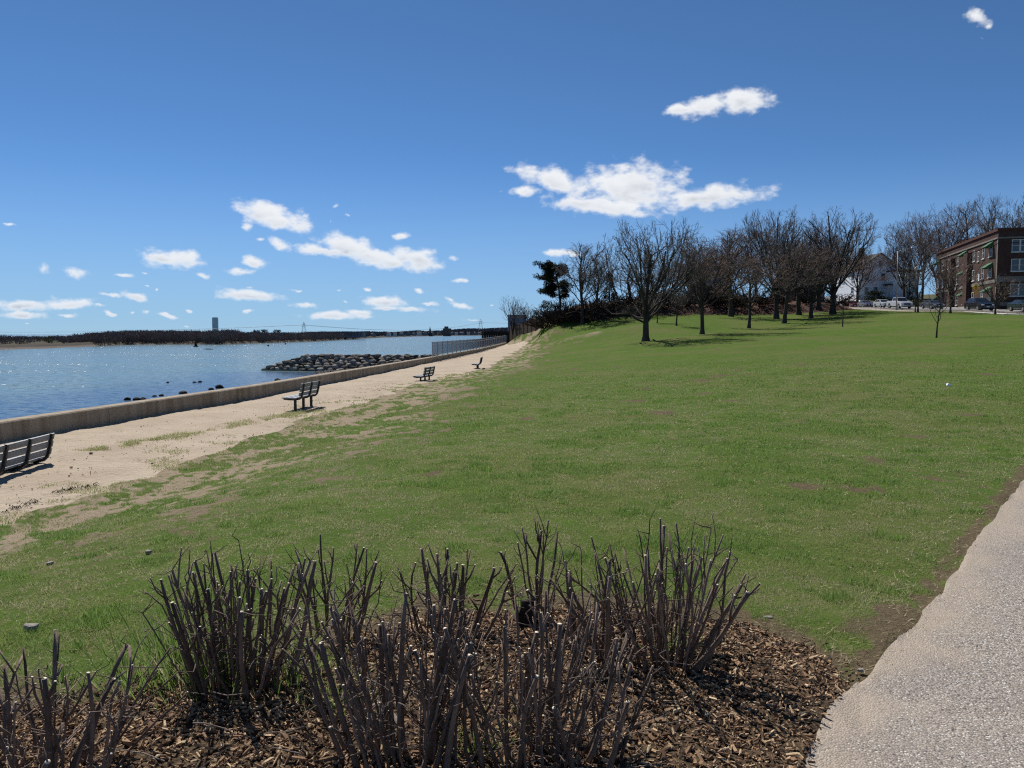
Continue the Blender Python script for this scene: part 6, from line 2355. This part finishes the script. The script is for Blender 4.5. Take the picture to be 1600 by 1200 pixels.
NB = 1950000
a = gg.uniform(R(-46), R(46), NB)
d = np.exp(gg.uniform(math.log(2.6), math.log(48), NB))
x, y = d * np.sin(a), d * np.cos(a)
ok = regions(x, y) == LAWN
x, y, d = x[ok], y[ok], d[ok]
bare, sandy = bareness(x, y)
clump = fbm(x * 6, y * 6, 91, 3, .6)
n1_ = fbm(x * 1.0, y * .8, 92, 5, .62) - .07 * sstep(13, 3, x - border_x(y)) - .012
tuft = sstep(.60, .72, fbm(x * 2.6, y * 2.6, 94, 3, .6))            # darker, taller tussocks
ok = gg.random(len(x)) < sstep(50, 20, d) * np.clip((1.02 - bare * 1.25) * (.26 + 1.5 * sstep(.38, .62, clump) + .5 * tuft), .02, 1)
x, y, d, bare, clump, n1_, tuft = x[ok], y[ok], d[ok], bare[ok], clump[ok], n1_[ok], tuft[ok]
nB = len(x)
lushv = np.clip(sstep(.50, .62, n1_) * .8 + .9 * tuft + .3 * (clump - .5), 0, 1)
z = height(x, y) + (fbm(x * 1.1, y * 1.1, 63, 3) - .5) * .07
L = (.013 + .020 * gg.random(nB) + .022 * lushv * gg.random(nB)) * (1 + d * .004) * (.40 + 1.2 * clump) * (1 + .35 * tuft) * (1 - .45 * bare)
Wd_ = np.maximum(.0015, d * .00034) * gg.uniform(.7, 1.3, nB)
straw = sstep(.54, .40, n1_)
dryp = np.where(gg.random(nB) < .22 + .45 * bare + .62 * straw * (1 - tuft) + .25 * sstep(.55, .40, clump), gg.uniform(.55, 1, nB), gg.uniform(0, .25, nB))
dryp *= 1 - .7 * lushv
L = L * np.where(dryp > .4, .75, 1)
blades('grass', x, y, z, L, Wd_, gg.uniform(.15, .9, nB), dryp, lushv, 'short patchy spring grass of the lawn')

# straw coloured clippings and dead leaves lying on the lawn and soil
ns_ = 48000
a = gg.uniform(R(-44), R(44), ns_)
d = np.exp(gg.uniform(math.log(2.8), math.log(24), ns_))
x, y = d * np.sin(a), d * np.cos(a)
rg = regions(x, y)
be = bed_edge(x, y)
pe = path_edge(x, y)
ok = ((rg == LAWN) & ((gg.random(ns_) < .30) | (be > -.60) | (pe > -.35))) | ((rg == WALK) & (pe < .10) & (gg.random(ns_) < .25))
x, y, d = x[ok], y[ok], d[ok]
n_ = len(x)
blades('dry_clippings', x, y, height(x, y) + .012, gg.uniform(.02, .06, n_), np.maximum(.0022, d * .0006), np.full(n_, .965), np.full(n_, 1.0), np.zeros(n_), 'straw coloured dry clippings lying on the lawn')

# strip of sparse beach grass in the sand
ns_ = 9000
t_ = gg.random(ns_)
sx0, sy0 = np.interp(t_, [0, .35, 1], [-8.9, -8.0, -6.3]), np.interp(t_, [0, .35, 1], [16.6, 19.4, 25.6])
off_ = gg.normal(0, .20 + .14 * t_, ns_)
x, y = sx0 + off_, sy0 - off_ * .15
ok = fbm(x * 2.2, y * 1.6, 95, 3) + .2 * t_ - np.abs(off_) * .4 > .46
x, y, n_ = x[ok], y[ok], ok.sum()
blades('beach_grass', x, y, height(x, y) - .01, gg.uniform(.03, .10, n_), np.full(n_, .006), gg.uniform(.1, .8, n_), np.where(gg.random(n_) < .45, gg.uniform(.5, .9, n_), gg.uniform(0, .3, n_)), np.full(n_, .2), 'sparse strip of beach grass growing in the sand')
# tussocks along the ragged edge of the sand
ns_ = 60000
y = np.exp(gg.uniform(math.log(7), math.log(50), ns_))
x = border_x(y) + gg.normal(-.2, .7 + .012 * y, ns_)
rg = regions(x, y)
cl = fbm(x * 2.2, y * 1.5, 96, 4)
ok = ((rg == SAND) & (cl > .56 + .05 * np.abs(x - border_x(y)))) | ((rg == LAWN) & (cl > .48) & (y < 30) & (x < border_x(y) + 2.5))
x, y, n_ = x[ok], y[ok], ok.sum()
blades('edge_grass', x, y, height(x, y) - .01, gg.uniform(.02, .06, n_), np.maximum(.003, y * .0004), gg.uniform(.2, .9, n_), np.where(gg.random(n_) < .4, .8, .15), np.full(n_, .3), 'thin grass creeping onto the sand along the lawn edge')

# long green grass tufts at the feet of the shrubs
TUFTS = [((285, 1050), .16, 420, .34, 'tall bright grass tuft at the outer foot of the tall dense shrub'), ((335, 1085), .12, 240, .25, 'second grass tuft under the tall dense shrub'),
         ((465, 1030), .10, 90, .20, 'thin grass tuft between the tall dense shrub and the loose one'), ((535, 1120), .10, 80, .20, 'dry edged grass tuft in front of the loose shrub'),
         ((1050, 1030), .06, 90, .20, 'bright grass tuft growing through the wide branching shrub'), ((742, 1195), .05, 40, .2, 'few green blades under the densest shrub'),
         ((470, 1075), .12, 150, .20, 'ragged grass tuft between the tall dense shrub and the thick stemmed one'), ((205, 1085), .12, 170, .16, 'low grass patch between the corner shrub and the tall dense one'), ((810, 960), .07, 70, .18, 'grass tuft beside the dark shaded hollow'), ((100, 1085), .05, 120, .12, 'low grass tuft at the bed edge above the corner shrub')]
for bp, rr_, n_, h_, lab in TUFTS:
    x0_, y0_ = ground_at(*bp)
    q = np.abs(gg.normal(0, rr_, n_))
    a = gg.uniform(0, 6.283, n_)
    x, y = np.cos(a) * q, np.sin(a) * q
    zz = height(x + x0_, y + y0_) + .05
    o = blades('grass_tuft', x, y, zz, h_ * gg.uniform(.45, 1.1, n_), np.full(n_, .0035), gg.uniform(.1, .75, n_), np.where(gg.random(n_) < .2, .8, .05), np.full(n_, .9), lab, az=a)
    o.location = (x0_, y0_, 0)
    o['kind'] = 'thing'
    o['category'] = 'grass'
    o['group'] = 'grass tufts among the shrubs'

#- dark block added for the shade between stems, pale stones and scraps on the lawn
x, y = ground_at(822, 985)
mb = MB()
mb.tube([(0, 0, -.05), (0, 0, .05), (.01, 0, .09), (.01, .01, .13)], [.065, .05, .045, .04], 9, 0, 1)
o = setp(mb.build('shade_hollow', [M_DARKW, M_DARKW], None, smooth=False), 'short dark block standing in for a shaded hollow at the back of the mulch bed', 'shade_hollow')
o.location = (x, y, gz(x, y) + .03)
M_PALEROCK = pm('pale_stone', (.30, .275, .24), (.2, .18, .155), 12, .85, .2, bump=.4)
PR = rock_mesh('stone', 400, M_PALEROCK)
for px, py, s_, lab in ((50, 984, .075, 'pale stone lying in the grass above the corner shrub'), (77, 859, .05, 'small white stone on bare sand at the lawn edge'), (232, 856, .05, 'little pale chip of stone on the grass near the sand'),
                        (1200, 968, .05, 'pale pebble lying between lawn and mulch beside the footpath'), (1345, 1048, .03, 'light pebble on the soil at the footpath corner'), (1352, 1127, .028, 'dark bit of bark on the footpath edge'), (1366, 1121, .02, 'tiny dark crumb on the footpath')):
    x, y = ground_at(px, py)
    if px == 77 or px == 232:
        x, y = x, y
    o = setp(link('stone', PR if 'dark' not in lab else DROCKS[2]), lab, 'stone', 'small stones lying on the ground')
    o.location = (x, y, gz(x, y) + s_ * .18)
    o.scale = (s_ * 1.5, s_, s_ * .7)
    o.rotation_euler = (0, 0, px)
b = P(1482, 606.5, 24)
z = gz(b.x, b.y)
for d_ in np.arange(10, 60, .5):
    b = P(1482, 606.5, d_)
    if b.z <= gz(b.x, b.y):
        break
mb = MB()
mb.add([(-.09, -.05, .02), (.07, -.06, .03), (.10, .05, .05), (-.05, .06, .08), (0, 0, .10), (-.02, -.02, .0)], [(0, 1, 4), (1, 2, 4), (2, 3, 4), (3, 0, 4), (1, 0, 5), (2, 1, 5), (3, 2, 5), (0, 3, 5)])
o = setp(mb.build('paper_scrap', M_WHITE), 'small white scrap of paper lying alone on the open lawn', 'litter')
o.location = (b.x, b.y, gz(b.x, b.y) + .03)
o.scale = (.85, .85, .85)
# drift lines of dry wrack on the sand
wr = MB()
rw = random.Random(3)
for (pa, pb, n_) in (((0, 800), (62, 782), 30), ((85, 768), (155, 756), 38), ((355, 683), (400, 680), 8), ((115, 738), (150, 742), 4)):
    xa, ya = ground_at(*pa)
    xb, yb = ground_at(*pb)
    qa, qb = P(pa[0], pa[1], ya * 1.47), P(pb[0], pb[1], yb * 1.47)
    for i in range(n_):
        f_ = rw.random()
        x, y = qa.x + (qb.x - qa.x) * f_ + rw.gauss(0, .04), qa.y + (qb.y - qa.y) * f_ + rw.gauss(0, .07)
        z = -.8 + .03
        an = rw.uniform(0, 3.14)
        L_ = rw.uniform(.02, .06)
        wr.tube([(x - math.cos(an) * L_, y - math.sin(an) * L_, z - .03), (x, y, z + rw.uniform(-.01, .03)), (x + math.cos(an) * L_, y + math.sin(an) * L_, z - .03)], [.002, .005, .002], 4)
setp(wr.build('drift_wrack', M_DARKW), 'dark drift lines of dry weed scattered on the sand', kind='stuff')

# small twigs, shells and scraps strewn over the sand
gb = np.random.default_rng(44)
nb_ = 900
y = np.exp(gb.uniform(math.log(8), math.log(45), nb_))
x = wall_x(y) + 1.2 + gb.random(nb_) * np.maximum(.5, border_x(y) - wall_x(y) - 1.0)
ok = regions(x, y) == SAND
x, y = x[ok], y[ok]
M_BITS = pm('beach_bits', (.16, .12, .085), (.06, .045, .035), 8, .9, .1, bump=0, island=.6)
scatter_rocks('beach_litter', np.stack([x, y, height(x, y) + .005], 1), gb.gamma(2, .006, len(x)) + .008, M_BITS, 'small dark twigs and shells strewn over the sand', 45)
